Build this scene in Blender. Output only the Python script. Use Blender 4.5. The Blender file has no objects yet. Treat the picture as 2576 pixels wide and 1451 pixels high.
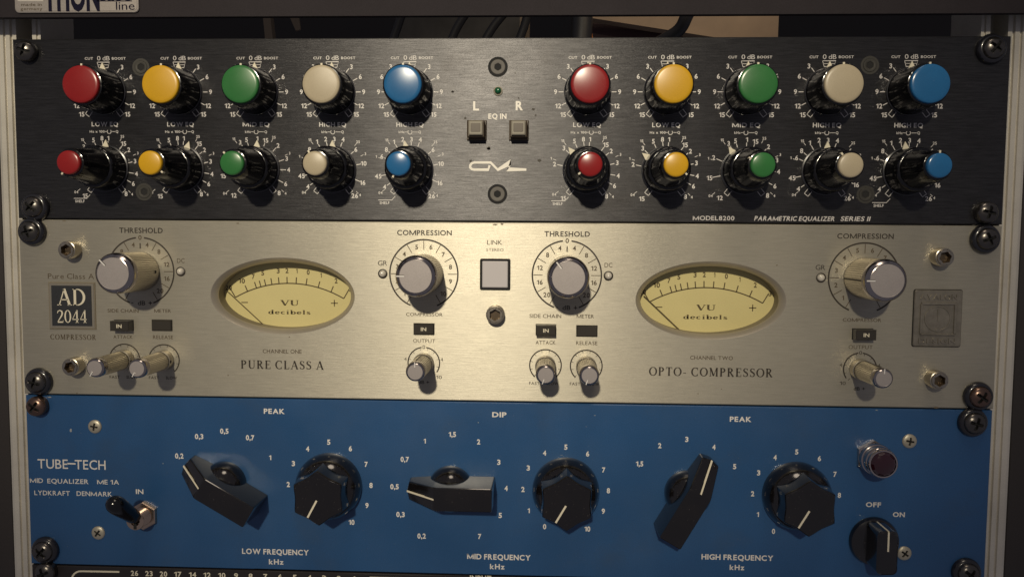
import bpy, bmesh, math, random
from mathutils import Vector, Matrix
from mathutils.geometry import tessellate_polygon
random.seed(7)
R_ = math.radians
S = bpy.context.scene
C = S.collection
MM = 0.001          # everything below is measured in millimetres of the real rack

# ------------------------------------------------------------------ camera
CAM = Vector((22.1227, -372.858, -97.4028))
ROWS = [Vector((0.99915987, 0.04031299, 0.00737711)),
        Vector((-0.00993552, 0.0636366, 0.99792368)),
        Vector((0.03975983, -0.99715859, 0.06398367))]
FPX = 1910.76
cam = bpy.data.cameras.new('camera'); cam.sensor_width = 36; cam.lens = FPX/2576*36
cam.clip_start = 0.02; cam.clip_end = 20
co = bpy.data.objects.new('camera', cam); C.objects.link(co)
m = Matrix.Identity(4)
for i in range(3):
    for j in range(3): m[j][i] = ROWS[i][j]
    m[i][3] = CAM[i]*MM
co.matrix_world = m
S.camera = co
# ------------------------------------------------------------------ light
w = bpy.data.worlds.new('World'); S.world = w; w.use_nodes = True
bg = w.node_tree.nodes['Background']; bg.inputs[0].default_value = (0.56, 0.54, 0.64, 1); bg.inputs[1].default_value = 0.19
def spot(name, loc, target, energy, size, blend, radius, col):
    l = bpy.data.lights.new(name, 'SPOT'); l.energy = energy; l.spot_size = R_(size); l.spot_blend = blend
    l.shadow_soft_size = radius; l.color = col
    o = bpy.data.objects.new(name, l); C.objects.link(o)
    o.location = Vector(loc)*MM
    o.rotation_euler = (Vector(target)-Vector(loc)).to_track_quat('-Z', 'Y').to_euler()
    return o
spot('reading_lamp', (-350, -3900, 1600), (-40, 0, -12), 590, 9.8, 1.0, 0.085, (1.0, 0.885, 0.68))
al = bpy.data.lights.new('ceiling_lamp', 'AREA'); al.shape = 'DISK'; al.size = 0.6; al.energy = 5.0; al.color = (1.0, 0.84, 0.66)
ao = bpy.data.objects.new('ceiling_lamp', al); C.objects.link(ao); ao.location = (0.12, -0.75, 1.75)
ao.rotation_euler = (Vector((0, 0, -0.1))-ao.location).to_track_quat('-Z', 'Y').to_euler()
dl = spot('gap_fill_spot', (330, 150, 520), (120, 570, 165), 6.5, 50, 0.8, 0.04, (1.0, 0.78, 0.52))  # unseen spot added to brighten the boards behind the gap
S.view_settings.view_transform = 'Standard'; S.view_settings.look = 'None'; S.view_settings.gamma = 1
S.view_settings.exposure = 0.0

# ------------------------------------------------------------------ measuring
def at(u, v, y=0.0):
    """point of the plane y (mm) seen at photo position u, v (2576 px wide)"""
    d = ROWS[0]*((u-1288)/FPX) + ROWS[1]*((725.5-v)/FPX) - ROWS[2]
    t = (y-CAM.y)/d.y
    return CAM + d*t
K1, K2, K3 = 0.39006, 0.34679, 0.32807
CR = {}
for i in range(4):
    CR['A%d' % (i+1)] = (644*i, 0, K1, K1)
    CR['B%d' % (i+1)] = (644*i, 534.6, K2, K2)
    CR['C%d' % (i+1)] = (644*i, 974.8, K3, K3)
CR['L'] = (1800/1.59006, 180/1.59006, 1/2.1345/1.59006, 1/2.1345/1.59006)
CR['T'] = (0, 0, .15625, .15625)
CR['G'] = (628.9, 25.2, .5371, .5371)
CR['D'] = (125.8, 1396.2, .3174, .3174)
CR['M'] = (800/1.59006, 980/1.59006, 1/3.6274/1.59006, 1/3.6274/1.59006)
CR['V'] = (0, 0, 1, 1)
def cr(k, x, y, d=0.0):
    a = CR[k]; return at(a[0]+x*a[2], a[1]+y*a[3], d)

# ------------------------------------------------------------------ objects
WL = {}
def link(o, parent, loc):
    C.objects.link(o)
    loc = Vector(loc); WL[o.name] = loc
    if parent: o.parent = parent; o.location = (loc-WL[parent.name])*MM
    else: o.location = loc*MM
    return o
def thing(name, label, cat, loc=(0, 0, 0), group=None):
    o = bpy.data.objects.new(name, None); o.empty_display_size = 0.01
    link(o, None, loc); tag(o, label, cat, group); return o
def tag(o, label=None, cat=None, group=None, kind=None):
    if label: o['label'] = label
    if cat: o['category'] = cat
    if group: o['group'] = group
    if kind: o['kind'] = kind
    return o
def mesh(name, vs, fs, mats, idx=None, smooth=None):
    me = bpy.data.meshes.new(name)
    me.from_pydata([(v[0]*MM, v[1]*MM, v[2]*MM) for v in vs], [], fs)
    if not isinstance(mats, (list, tuple)): mats = [mats]
    for mt in mats: me.materials.append(mt)
    if idx: me.polygons.foreach_set('material_index', idx)
    me.update()
    if smooth:
        me.shade_smooth(); me.set_sharp_from_angle(angle=R_(smooth))
    return me
def part(name, me, parent, loc=(0, 0, 0), rot=None, label=None):
    o = bpy.data.objects.new(name, me)
    link(o, parent, loc)
    if rot: o.rotation_euler = rot
    if label: o['label'] = label
    return o
# rotation about the knob axis (-Y towards the viewer), degrees clockwise as seen from the front
def cw(a): return (0, R_(a), 0)

class MB:
    """collects faces; h is height above the panel = -y"""
    def __init__(s): s.v = []; s.f = []; s.m = []
    def add(s, vs, fs, m=0):
        b = len(s.v); s.v += [tuple(v) for v in vs]
        for f in fs: s.f.append([b+i for i in f]); s.m.append(m)
    def lathe(s, prof, n=48, mod=None, m=0, cx=0, cz=0, cap=True, capbot=False):
        vs = []; fs = []
        for (r, h) in prof:
            for k in range(n):
                a = 2*math.pi*k/n
                rr = r*(mod(a, h) if mod else 1)
                vs.append((cx+rr*math.sin(a), -h, cz+rr*math.cos(a)))
        for j in range(len(prof)-1):
            for k in range(n):
                k2 = (k+1) % n
                fs.append((j*n+k, j*n+k2, (j+1)*n+k2, (j+1)*n+k))
        if cap: fs.append([(len(prof)-1)*n+k for k in range(n)])
        if capbot: fs.append([k for k in range(n)][::-1])
        s.add(vs, fs, m)
    def field(s, R, fn, nr=14, nt=64, m=0, cx=0, cz=0):
        """disc whose height is fn(x, z)"""
        vs = [(cx, -fn(0, 0), cz)]; fs = []
        for i in range(1, nr+1):
            for k in range(nt):
                a = 2*math.pi*k/nt; x = R*i/nr*math.sin(a); z = R*i/nr*math.cos(a)
                vs.append((cx+x, -fn(x, z), cz+z))
        for k in range(nt):
            fs.append((0, 1+k, 1+(k+1) % nt))
        for i in range(nr-1):
            for k in range(nt):
                k2 = (k+1) % nt
                fs.append((1+i*nt+k, 1+(i+1)*nt+k, 1+(i+1)*nt+k2, 1+i*nt+k2))
        s.add(vs, fs, m)
    def prism(s, poly, h0, h1, m=0, ch=0.0, back=False):
        """poly (x,z) clockwise seen from front; ch = chamfer of the front edge"""
        n = len(poly); cx = sum(p[0] for p in poly)/n; cz = sum(p[1] for p in poly)/n
        if ch > 0:
            W = max(abs(p[0]-cx) for p in poly); H = max(abs(p[1]-cz) for p in poly)
            fx = (W-ch)/W; fz = (H-ch)/H
            loops = [(1, 1, h0), (1, 1, h1-ch), (fx, fz, h1)]
        else: loops = [(1, 1, h0), (1, 1, h1)]
        vs = []
        for (a, b, h) in loops: vs += [(cx+(p[0]-cx)*a, -h, cz+(p[1]-cz)*b) for p in poly]
        fs = []
        for j in range(len(loops)-1):
            for k in range(n):
                k2 = (k+1) % n; fs.append((j*n+k, j*n+k2, (j+1)*n+k2, (j+1)*n+k))
        fs.append([(len(loops)-1)*n+k for k in range(n)])
        if back: fs.append(list(range(n))[::-1])
        s.add(vs, fs, m)
    def box(s, x0, x1, z0, z1, h0, h1, m=0, ch=0.0):
        s.prism([(x0, z0), (x0, z1), (x1, z1), (x1, z0)], h0, h1, m, ch, True)
    def mesh(s, name, mats, smooth=32): return mesh(name, s.v, s.f, mats, s.m, smooth)

def rrect(x0, x1, z0, z1, r, n=5):
    p = []
    for (cx, cz, a0) in ((x0+r, z0+r, 180), (x0+r, z1-r, 270), (x1-r, z1-r, 0), (x1-r, z0+r, 90)):
        for k in range(n+1):
            a = R_(a0+90*k/n); p.append((cx+r*math.sin(a), cz+r*math.cos(a)))
    return p

# ------------------------------------------------------------------ materials
def mat(name, col, rough=0.5, metal=0.0, coat=0.0, var=0.0, vscale=60, bump=0.0, bscale=400, aniso=0.0,
        brushed=0.0, spec=0.5, dirt=0.0, dcol=None, emit=None, trans=0.0, tang=(0, 0, 1), grain=0.0, rvar=0.0, crough=0.08, dust=0.0):
    mt = bpy.data.materials.new(name); mt.use_nodes = True
    nt = mt.node_tree; N = nt.nodes; L = nt.links
    b = N['Principled BSDF']
    b.inputs['Base Color'].default_value = (*col, 1); b.inputs['Roughness'].default_value = rough
    b.inputs['Metallic'].default_value = metal; b.inputs['Coat Weight'].default_value = coat
    b.inputs['Coat Roughness'].default_value = crough
    b.inputs['Specular IOR Level'].default_value = spec
    b.inputs['Transmission Weight'].default_value = trans
    if emit: b.inputs['Emission Color'].default_value = (*emit[:3], 1); b.inputs['Emission Strength'].default_value = emit[3]
    tc = N.new('ShaderNodeTexCoord')
    def noise(scale, vec=None, det=3.0, rgh=0.55):
        n = N.new('ShaderNodeTexNoise'); n.inputs['Scale'].default_value = scale; n.inputs['Detail'].default_value = det
        n.inputs['Roughness'].default_value = rgh
        L.new(vec or tc.outputs['Object'], n.inputs['Vector']); return n
    def mapr(src, a, c, lo, hi):
        r = N.new('ShaderNodeMapRange'); r.inputs[1].default_value = a; r.inputs[2].default_value = c
        r.inputs[3].default_value = lo; r.inputs[4].default_value = hi; L.new(src, r.inputs[0]); return r.outputs[0]
    def mult(colsock, facsock):
        mx = N.new('ShaderNodeVectorMath'); mx.operation = 'SCALE'
        if colsock is None: mx.inputs[0].default_value = col
        else: L.new(colsock, mx.inputs[0])
        L.new(facsock, mx.inputs['Scale']); return mx.outputs[0]
    cs = None
    st = None
    if brushed:
        mp = N.new('ShaderNodeMapping'); mp.inputs['Scale'].default_value = (0.07, 1, 1.0)
        L.new(tc.outputs['Object'], mp.inputs[0]); st = mp.outputs[0]
        n1 = noise(1300, st, 5, 0.72)
        cs = mult(cs, mapr(n1.outputs[0], 0.3, 0.7, 1-brushed, 1+brushed))
        bp = N.new('ShaderNodeBump'); bp.inputs['Strength'].default_value = 0.6; bp.inputs['Distance'].default_value = 0.00012
        L.new(n1.outputs[0], bp.inputs['Height']); L.new(bp.outputs[0], b.inputs['Normal'])
    if var:
        n = noise(vscale); cs = mult(cs, mapr(n.outputs[0], 0.3, 0.7, 1-var, 1+var))
    if grain:
        n = noise(2200, None, 2, 0.8); cs = mult(cs, mapr(n.outputs[0], 0.3, 0.7, 1-grain, 1+grain))
    if dirt:
        n = noise(28, None, 6, 0.65); f = mapr(n.outputs[0], 0.55, 0.75, 0, dirt)
        mx = N.new('ShaderNodeMix'); mx.data_type = 'RGBA'
        if cs: L.new(cs, mx.inputs[6])
        else: mx.inputs[6].default_value = (*col, 1)
        mx.inputs[7].default_value = (*(dcol or (0.05, 0.04, 0.03)), 1); L.new(f, mx.inputs[0]); cs = mx.outputs[2]
    if cs: L.new(cs, b.inputs['Base Color'])
    if dust:
        n = noise(1500, None, 2, 0.5); n2 = noise(40, None, 3, 0.6)
        f1 = mapr(n.outputs[0], 0.70, 0.76, 0, dust); f2 = mapr(n2.outputs[0], 0.40, 0.65, 0.15, 1.0)
        mm = N.new('ShaderNodeMath'); mm.operation = 'MULTIPLY'; L.new(f1, mm.inputs[0]); L.new(f2, mm.inputs[1])
        mx = N.new('ShaderNodeMix'); mx.data_type = 'RGBA'
        if cs: L.new(cs, mx.inputs[6])
        else: mx.inputs[6].default_value = (*col, 1)
        mx.inputs[7].default_value = (0.35, 0.32, 0.28, 1); L.new(mm.outputs[0], mx.inputs[0]); cs = mx.outputs[2]
        L.new(cs, b.inputs['Base Color'])
    if rvar:
        n = noise(22, None, 5, 0.6); L.new(mapr(n.outputs[0], 0.3, 0.7, rough*(1-rvar), rough*(1+rvar)), b.inputs['Roughness'])
    if bump:
        n = noise(bscale, None, 4); bp = N.new('ShaderNodeBump'); bp.inputs['Strength'].default_value = bump
        bp.inputs['Distance'].default_value = 0.0002; L.new(n.outputs[0], bp.inputs['Height']); L.new(bp.outputs[0], b.inputs['Normal'])
    if aniso:
        b.inputs['Anisotropic'].default_value = aniso
        cv = N.new('ShaderNodeCombineXYZ')
        for q in range(3): cv.inputs[q].default_value = tang[q]
        L.new(cv.outputs[0], b.inputs['Tangent'])
    return mt
M = {}
M['black_anod'] = mat('black_brushed_anodised', (0.062, 0.061, 0.063), 0.40, 0.78, aniso=0.9, brushed=0.36, dirt=0.25, dcol=(0.03, 0.025, 0.02), grain=0.18, rvar=0.10)
M['champagne'] = mat('brushed_champagne_aluminium', (0.455, 0.425, 0.345), 0.44, 0.56, aniso=0.9, brushed=0.10, var=0.05, vscale=14, grain=0.07, rvar=0.05, dirt=0.12, dcol=(0.25, 0.2, 0.13))
M['champagne_edge'] = mat('champagne_bevel', (0.44, 0.40, 0.33), 0.42, 0.6)
M['blue'] = mat('blue_paint', (0.019, 0.078, 0.200), 0.38, 0, coat=0.28, var=0.16, vscale=9, grain=0.20, bump=0.14, bscale=900, dirt=0.35, dcol=(0.035, 0.065, 0.115), crough=0.25, dust=0.5, rvar=0.3)
M['dark_panel'] = mat('dark_brown_panel', (0.016, 0.012, 0.012), 0.5, 0, grain=0.2, bump=0.1)
M['chassis'] = mat('chassis_steel', (0.09, 0.09, 0.09), 0.5, 0.7)
M['board'] = mat('dark_laminate', (0.020, 0.016, 0.019), 0.75, 0, spec=0.25, grain=0.25, bump=0.25, bscale=1500, var=0.1)
M['case'] = mat('case_side', (0.034, 0.028, 0.025), 0.6, 0, grain=0.3, bump=0.3, bscale=1200)
M['rail'] = mat('rack_rail_aluminium', (0.68, 0.64, 0.55), 0.42, 0.35, var=0.12, vscale=30, grain=0.10, dirt=0.30, dcol=(0.22, 0.17, 0.10))
M['cavity'] = mat('cavity_black', (0.008, 0.008, 0.008), 0.8)  # flat black in place of shade in recesses; also black rings and borders
M['white_ink'] = mat('white_ink', (0.74, 0.71, 0.66), 0.5)
M['dim_ink'] = mat('dimmer_white_ink', (0.60, 0.57, 0.54), 0.5)  # dimmer white for the outer columns and lower titles
M['cream_ink'] = mat('cream_ink', (0.74, 0.68, 0.52), 0.45)
M['bright_ink'] = mat('bright_ink', (0.88, 0.84, 0.74), 0.45)
M['black_ink'] = mat('black_ink', (0.030, 0.022, 0.014), 0.5)
M['grey_ink'] = mat('faded_ink', (0.085, 0.062, 0.035), 0.6)
M['knob_black'] = mat('gloss_black_plastic', (0.004, 0.004, 0.005), 0.14, 0, coat=0.15, rvar=0.3)
M['bakelite'] = mat('bakelite', (0.006, 0.005, 0.0048), 0.15, 0, coat=0.8, dust=0.35, rvar=0.35, dirt=0.35, dcol=(0.018, 0.014, 0.011))
M['cap_red'] = mat('red_cap', (0.25, 0.012, 0.012), 0.24, 0, var=0.06, grain=0.06, dust=0.25, rvar=0.25)
M['cap_yellow'] = mat('yellow_cap', (0.60, 0.335, 0.010), 0.30, 0, var=0.04, grain=0.06, dust=0.25, rvar=0.25)
M['cap_green'] = mat('green_cap', (0.030, 0.155, 0.040), 0.24, 0, var=0.06, grain=0.06, dust=0.25, rvar=0.25)
M['cap_cream'] = mat('cream_cap', (0.44, 0.375, 0.255), 0.34, 0, var=0.04, grain=0.06, dust=0.25, rvar=0.25)
M['cap_blue'] = mat('blue_cap', (0.018, 0.125, 0.30), 0.22, 0, var=0.06, grain=0.06, dust=0.25, rvar=0.25)
M['alu'] = mat('turned_aluminium', (0.50, 0.45, 0.35), 0.34, 0.85, grain=0.1)
M['alu_face'] = mat('satin_aluminium_face', (0.40, 0.365, 0.35), 0.40, 0.45, grain=0.08, var=0.04)
M['alu_rim'] = mat('polished_aluminium_rim', (0.46, 0.42, 0.40), 0.20, 1.0)
M['steel'] = mat('screw_steel', (0.52, 0.47, 0.38), 0.28, 1.0, dirt=0.5, dcol=(0.12, 0.09, 0.05))
M['pan_steel'] = mat('pan_screw_nickel', (0.50, 0.46, 0.36), 0.42, 0.6, dirt=0.3)
M['black_screw'] = mat('blackened_screw', (0.13, 0.12, 0.11), 0.24, 0.9, rvar=0.4, dirt=0.5, dcol=(0.02, 0.02, 0.02))
M['brown_screw'] = mat('worn_bronze_screw', (0.20, 0.13, 0.10), 0.25, 0.9, rvar=0.4, dirt=0.4)
M['washer'] = mat('black_cup_washer', (0.014, 0.014, 0.018), 0.25, 0, coat=0.4)
M['dial'] = mat('meter_dial_card', (0.60, 0.52, 0.23), 0.55, 0, grain=0.05, var=0.03)
M['dial_ink'] = mat('dial_ink', (0.075, 0.050, 0.012), 0.6)
M['meter_wall'] = mat('meter_case_grey', (0.20, 0.17, 0.12), 0.5)
M['chrome'] = mat('chrome', (0.62, 0.54, 0.50), 0.12, 1.0)
M['copper'] = mat('coppery_nickel', (0.62, 0.47, 0.35), 0.26, 1.0)
M['jewel'] = mat('dark_red_jewel', (0.022, 0.0012, 0.005), 0.08, 0, coat=1.0)
M['green_led'] = mat('green_led', (0.004, 0.10, 0.035), 0.15, 0, coat=0.8)
M['clear_led'] = mat('clear_led', (0.62, 0.58, 0.50), 0.12, 0, coat=1.0)
M['white_button'] = mat('white_button', (0.56, 0.53, 0.53), 0.30, 0, coat=0.2)
M['dark_button'] = mat('dark_button', (0.035, 0.030, 0.022), 0.30, 0, coat=0.3)
M['smoke_button'] = mat('smoked_grey_button', (0.30, 0.275, 0.215), 0.22, 0, coat=0.6)
M['brown_button'] = mat('brown_button_housing', (0.065, 0.045, 0.025), 0.35)
M['pewter'] = mat('pewter_badge', (0.27, 0.245, 0.20), 0.34, 0.6, dirt=0.4, var=0.15, vscale=300)
M['badge'] = mat('silver_badge_plate', (0.42, 0.38, 0.34), 0.32, 0.55, grain=0.12)
M['navy'] = mat('navy_print', (0.010, 0.009, 0.022), 0.9, spec=0.1)
M['plate_black'] = mat('black_plate_print', (0.018, 0.020, 0.024), 0.5, grain=0.3)
M['wood'] = mat('desk_wood', (0.21, 0.15, 0.095), 0.5, 0, var=0.2, vscale=15)
M['maroon'] = mat('dark_red_board', (0.045, 0.018, 0.016), 0.6)
M['cloth'] = mat('grey_cloth', (0.030, 0.030, 0.029), 0.9, 0, var=0.3, vscale=30)
M['cable'] = mat('cable_rubber', (0.009, 0.009, 0.010), 0.5)
M['beige'] = mat('beige_strip', (0.10, 0.075, 0.05), 0.6)
M['amber'] = mat('amber_plastic', (0.45, 0.16, 0.03), 0.4)
M['room'] = mat('room_wall', (0.012, 0.011, 0.012), 0.9)

# ------------------------------------------------------------------ lettering
_gc = {}
def glyph(ch, bold):
    k = (ch, bold)
    if k in _gc: return _gc[k]
    if ch == '1':   # flagged one
        h = HC; t = .105+bold*2; W1 = .20+t
        _gc[k] = ([(W1-t, 0), (W1, 0), (W1, h), (W1-t*.8, h), (0, h*.80), (0, h*.67), (W1-t, h*.78)], [[0, 1, 2, 3, 6], [3, 4, 5, 6]], W1); return _gc[k]
    if ch == 'M':   # plain M built from four strokes
        t = .10+bold*2; W1 = .74+t; vs = []; fs = []
        for pts, tw in (([(t/2, 0), (t/2, HC)], t), ([(W1-t/2, 0), (W1-t/2, HC)], t), ([(t*.55, HC*.97), (W1/2, HC*.06)], t*.9), ([(W1/2, HC*.06), (W1-t*.55, HC*.97)], t*.9)):
            a, f = strk(pts, tw); n_ = len(vs); vs += a; fs += [[n_+q_ for q_ in ff] for ff in f]
        _gc[k] = (vs, fs, W1); return _gc[k]
    cu = bpy.data.curves.new('g', 'FONT'); cu.body = ch; cu.resolution_u = 3; cu.offset = bold; cu.fill_mode = 'FRONT'
    ob = bpy.data.objects.new('g', cu); me = bpy.data.meshes.new_from_object(ob)
    vs = [(v.co.x, v.co.y) for v in me.vertices]; fs = [list(p.vertices) for p in me.polygons]
    bpy.data.meshes.remove(me); bpy.data.objects.remove(ob); bpy.data.curves.remove(cu)
    x0 = min(v[0] for v in vs); x1 = max(v[0] for v in vs)
    _gc[k] = ([(a-x0, b) for a, b in vs], fs, x1-x0); return _gc[k]
def strk(pts, ws):
    """ribbon polygons along pts with widths ws"""
    vs = []; fs = []; n = len(pts)
    for i in range(n):
        a = pts[max(i-1, 0)]; b = pts[min(i+1, n-1)]
        dx, dy = b[0]-a[0], b[1]-a[1]; l = math.hypot(dx, dy) or 1
        k = 1.0
        if 0 < i < n-1:
            d1 = (pts[i][0]-a[0], pts[i][1]-a[1]); d2 = (b[0]-pts[i][0], b[1]-pts[i][1])
            c = (d1[0]*d2[0]+d1[1]*d2[1])/((math.hypot(*d1)*math.hypot(*d2)) or 1)
            k = min(1/math.sqrt(max((1+c)/2, .12)), 2.6)
        w_ = (ws[i] if isinstance(ws, (list, tuple)) else ws)/2*k
        nx, ny = -dy/l*w_, dx/l*w_
        vs += [(pts[i][0]+nx, pts[i][1]+ny), (pts[i][0]-nx, pts[i][1]-ny)]
        if i: fs.append((2*i-2, 2*i-1, 2*i+1, 2*i))
    return vs, fs
def earc(cx, cy, rx, ry, a0, a1, T, t, n=18):
    p = []; w_ = []
    for k in range(n+1):
        a = R_(a0+(a1-a0)*k/n); p.append((cx+rx*math.cos(a), cy+ry*math.sin(a))); w_.append(t+(T-t)*abs(math.cos(a))**1.5)
    return p, w_
T_, t_ = .15, .06
def sf(x, y=0, w_=.26): return ([(x-w_/2, y+(.022 if y < .5 else -.022)), (x+w_/2, y+(.022 if y < .5 else -.022))], .045)
SER = {
 'A': (.84, [([(.10, 0), (.41, .97)], t_), ([(.41, 1), (.73, 0)], T_), ([(.2, .34), (.62, .34)], t_), sf(.10), sf(.73)]),
 'C': (.80, [earc(.43, .5, .36, .48, 48, 312, T_, t_), ([(.69, .98), (.69, .70)], .05), ([(.69, .02), (.69, .28)], .04)]),
 'D': (.82, [([(.17, 0), (.17, 1)], T_), earc(.30, .5, .42, .475, 90, -90, T_, t_), ([(.05, .97), (.32, .97)], t_), ([(.05, .03), (.32, .03)], t_)]),
 'E': (.66, [([(.17, 0), (.17, 1)], T_), ([(.05, .97), (.58, .97)], t_), ([(.05, .03), (.60, .03)], t_), ([(.17, .52), (.46, .52)], t_), ([(.58, 1), (.58, .76)], .045), ([(.60, 0), (.60, .25)], .045), ([(.46, .62), (.46, .42)], .04)]),
 'L': (.64, [([(.17, 0), (.17, 1)], T_), sf(.17, 1), ([(.05, .03), (.58, .03)], t_), ([(.58, 0), (.58, .27)], .045)]),
 'M': (1.02, [([(.15, 0), (.15, 1)], t_), ([(.17, .98), (.50, .06)], T_), ([(.50, .06), (.82, .98)], t_), ([(.85, 0), (.85, 1)], T_), sf(.15), sf(.85), sf(.13, 1, .2), sf(.88, 1, .2)]),
 'O': (.86, [earc(.43, .5, .36, .475, 0, 360, T_, t_, 30)]),
 'P': (.68, [([(.17, 0), (.17, 1)], T_), earc(.28, .73, .27, .24, 90, -90, T_, t_, 12), ([(.05, .97), (.30, .97)], t_), ([(.17, .49), (.30, .49)], t_), sf(.17)]),
 'R': (.78, [([(.17, 0), (.17, 1)], T_), earc(.28, .75, .25, .22, 90, -90, T_, t_, 12), ([(.05, .97), (.30, .97)], t_), ([(.17, .53), (.30, .53)], t_), ([(.33, .53), (.66, 0)], T_*.9), sf(.17), sf(.68, 0, .16)]),
 'S': (.60, [([(.50, .80), (.44, .92), (.30, .97), (.16, .92), (.10, .77), (.17, .63), (.32, .53), (.46, .42), (.52, .26), (.46, .10), (.30, .03), (.15, .08), (.08, .22)], [.05, .06, .06, .09, .12, .14, .15, .14, .12, .09, .06, .06, .05]), ([(.50, .97), (.50, .74)], .04), ([(.08, .03), (.08, .28)], .04)]),
 'T': (.74, [([(.37, 0), (.37, 1)], T_), ([(.05, .97), (.69, .97)], t_), ([(.05, 1), (.05, .76)], .045), ([(.69, 1), (.69, .76)], .045), sf(.37)]),
 'U': (.84, [([(.18, 1), (.18, .34)], T_), ([(.18, .36), (.20, .18), (.30, .06), (.43, .03), (.58, .07), (.67, .18), (.69, .36)], [T_, .14, .10, t_, t_, t_, t_]), ([(.69, .34), (.69, 1)], t_), sf(.18, 1), sf(.69, 1)]),
 'V': (.84, [([(.12, 1), (.43, 0)], T_), ([(.43, .02), (.74, 1)], t_), sf(.12, 1), sf(.74, 1)]),
 '-': (.42, [([(.06, .34), (.36, .34)], .07)]),
 '0': (.62, [earc(.31, .5, .23, .475, 0, 360, .13, .05, 26)]),
 '2': (.62, [([(.08, .74), (.13, .90), (.29, .97), (.45, .90), (.50, .74), (.44, .56), (.08, .06)], [.05, .07, .07, .11, .14, .12, .05]), ([(.08, .05), (.54, .05)], .10), ([(.54, 0), (.56, .2)], .04)]),
 '4': (.64, [([(.45, 0), (.45, 1)], .12), ([(.43, .97), (.06, .28)], .05), ([(.04, .27), (.60, .27)], .06), sf(.45)]),
 'd': (.66, [earc(.28, .32, .20, .29, 0, 360, .15, .07, 20), ([(.50, 0), (.50, 1)], .14), sf(.44, 1, .2), sf(.56, 0, .2)]),
 'e': (.56, [earc(.28, .32, .20, .29, 0, 320, .15, .07, 18), ([(.08, .34), (.48, .34)], .07)]),
 'c': (.54, [earc(.29, .32, .20, .29, 45, 315, .15, .07, 16)]),
 'i': (.34, [([(.17, 0), (.17, .62)], .14), ([(.17, .80), (.17, .95)], .15), sf(.17, 0, .28), sf(.12, .6, .16)]),
 'b': (.66, [earc(.38, .32, .20, .29, 0, 360, .15, .07, 20), ([(.16, 0), (.16, 1)], .14), sf(.10, 1, .2)]),
 'l': (.34, [([(.17, 0), (.17, 1)], .14), sf(.17, 0, .28), sf(.12, 1, .2)]),
 's': (.48, [([(.40, .50), (.30, .61), (.16, .58), (.10, .47), (.22, .34), (.36, .25), (.40, .13), (.28, .03), (.12, .06), (.06, .16)], [.06, .07, .08, .12, .13, .13, .12, .08, .07, .06])]),
}
_g = glyph('H', 0.0); HC = max(v[1] for v in _g[0])
class Ink:
    """flat print in the plane of a panel, x right, z up, millimetres"""
    def __init__(s): s.v = []; s.f = []
    def poly(s, vs, fs):
        b = len(s.v); s.v += vs; s.f += [[b+i for i in f] for f in fs]
    def line(s, pts, w_): s.poly(*strk(pts, w_))
    def quad(s, p): s.poly(list(p), [list(range(len(p)))])
    def arc(s, cx, cz, r, a0, a1, w_, n=None):
        n = n or max(6, int(abs(a1-a0)/5))
        s.line([(cx+r*math.sin(R_(a0+(a1-a0)*k/n)), cz+r*math.cos(R_(a0+(a1-a0)*k/n))) for k in range(n+1)], w_)
    def tick(s, cx, cz, a, r0, r1, w_):
        sa, ca = math.sin(R_(a)), math.cos(R_(a)); s.line([(cx+r0*sa, cz+r0*ca), (cx+r1*sa, cz+r1*ca)], w_)
    def text(s, st, cx, cz, h, w_=None, bold=0.0, serif=False, gap=.10, skew=0.0, align='c', sw=1.0):
        if serif:
            X = 0; P = []; F = []
            for ch in st:
                if ch == ' ': X += .38; continue
                adv, sl = SER[ch]
                for pts, ws in sl:
                    a, f = strk(pts, [q_*sw for q_ in ws] if isinstance(ws, list) else ws*sw); b = len(P); P += [(x+X, y) for x, y in a]; F += [[b+i for i in q] for q in f]
                X += adv+gap*.4
            tot = max(p[0] for p in P)-min(p[0] for p in P); x0 = min(p[0] for p in P); sy = h
        else:
            X = 0; P = []; F = []
            for ch in st:
                if ch == ' ': X += .26; continue
                a, f, adv = glyph(ch, bold); b = len(P); P += [(x+X, y) for x, y in a]; F += [[b+i for i in q] for q in f]
                X += adv+gap
            tot = X-gap; x0 = 0; sy = h/HC
        sx = (w_/tot) if w_ else sy
        off = {'c': -tot*sx/2, 'l': 0, 'r': -tot*sx}[align]
        s.poly([(cx+off+(x-x0)*sx+skew*y*sy, cz-h/2+y*sy) for x, y in P], F)
    def ctext(s, st, k, x, y, wpx, hpx, depth=0.0, **kw):
        """text whose centre, width and cap height were measured on the photograph"""
        a = cr(k, x-wpx/2, y, depth); b = cr(k, x+wpx/2, y, depth); c = cr(k, x, y-hpx/2, depth); d = cr(k, x, y+hpx/2, depth)
        s.text(st, (a.x+b.x)/2, (c.z+d.z)/2, c.z-d.z, b.x-a.x, **kw)
    def obj(s, name, parent, mt, h=0.06, loc=(0, 0, 0), rel=False):
        """h: height above plane y = loc.y ; geometry in world x,z unless rel"""
        loc = Vector(loc)
        if not rel:
            base = WL[parent.name]; vs = [(x-base.x, -h, z-base.z) for x, z in s.v]; L = Vector((base.x, loc.y, base.z))
        else: vs = [(x, -h, z) for x, z in s.v]; L = loc
        o = part(name, mesh(name, vs, s.f, mt), parent, L)
        return o

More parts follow.
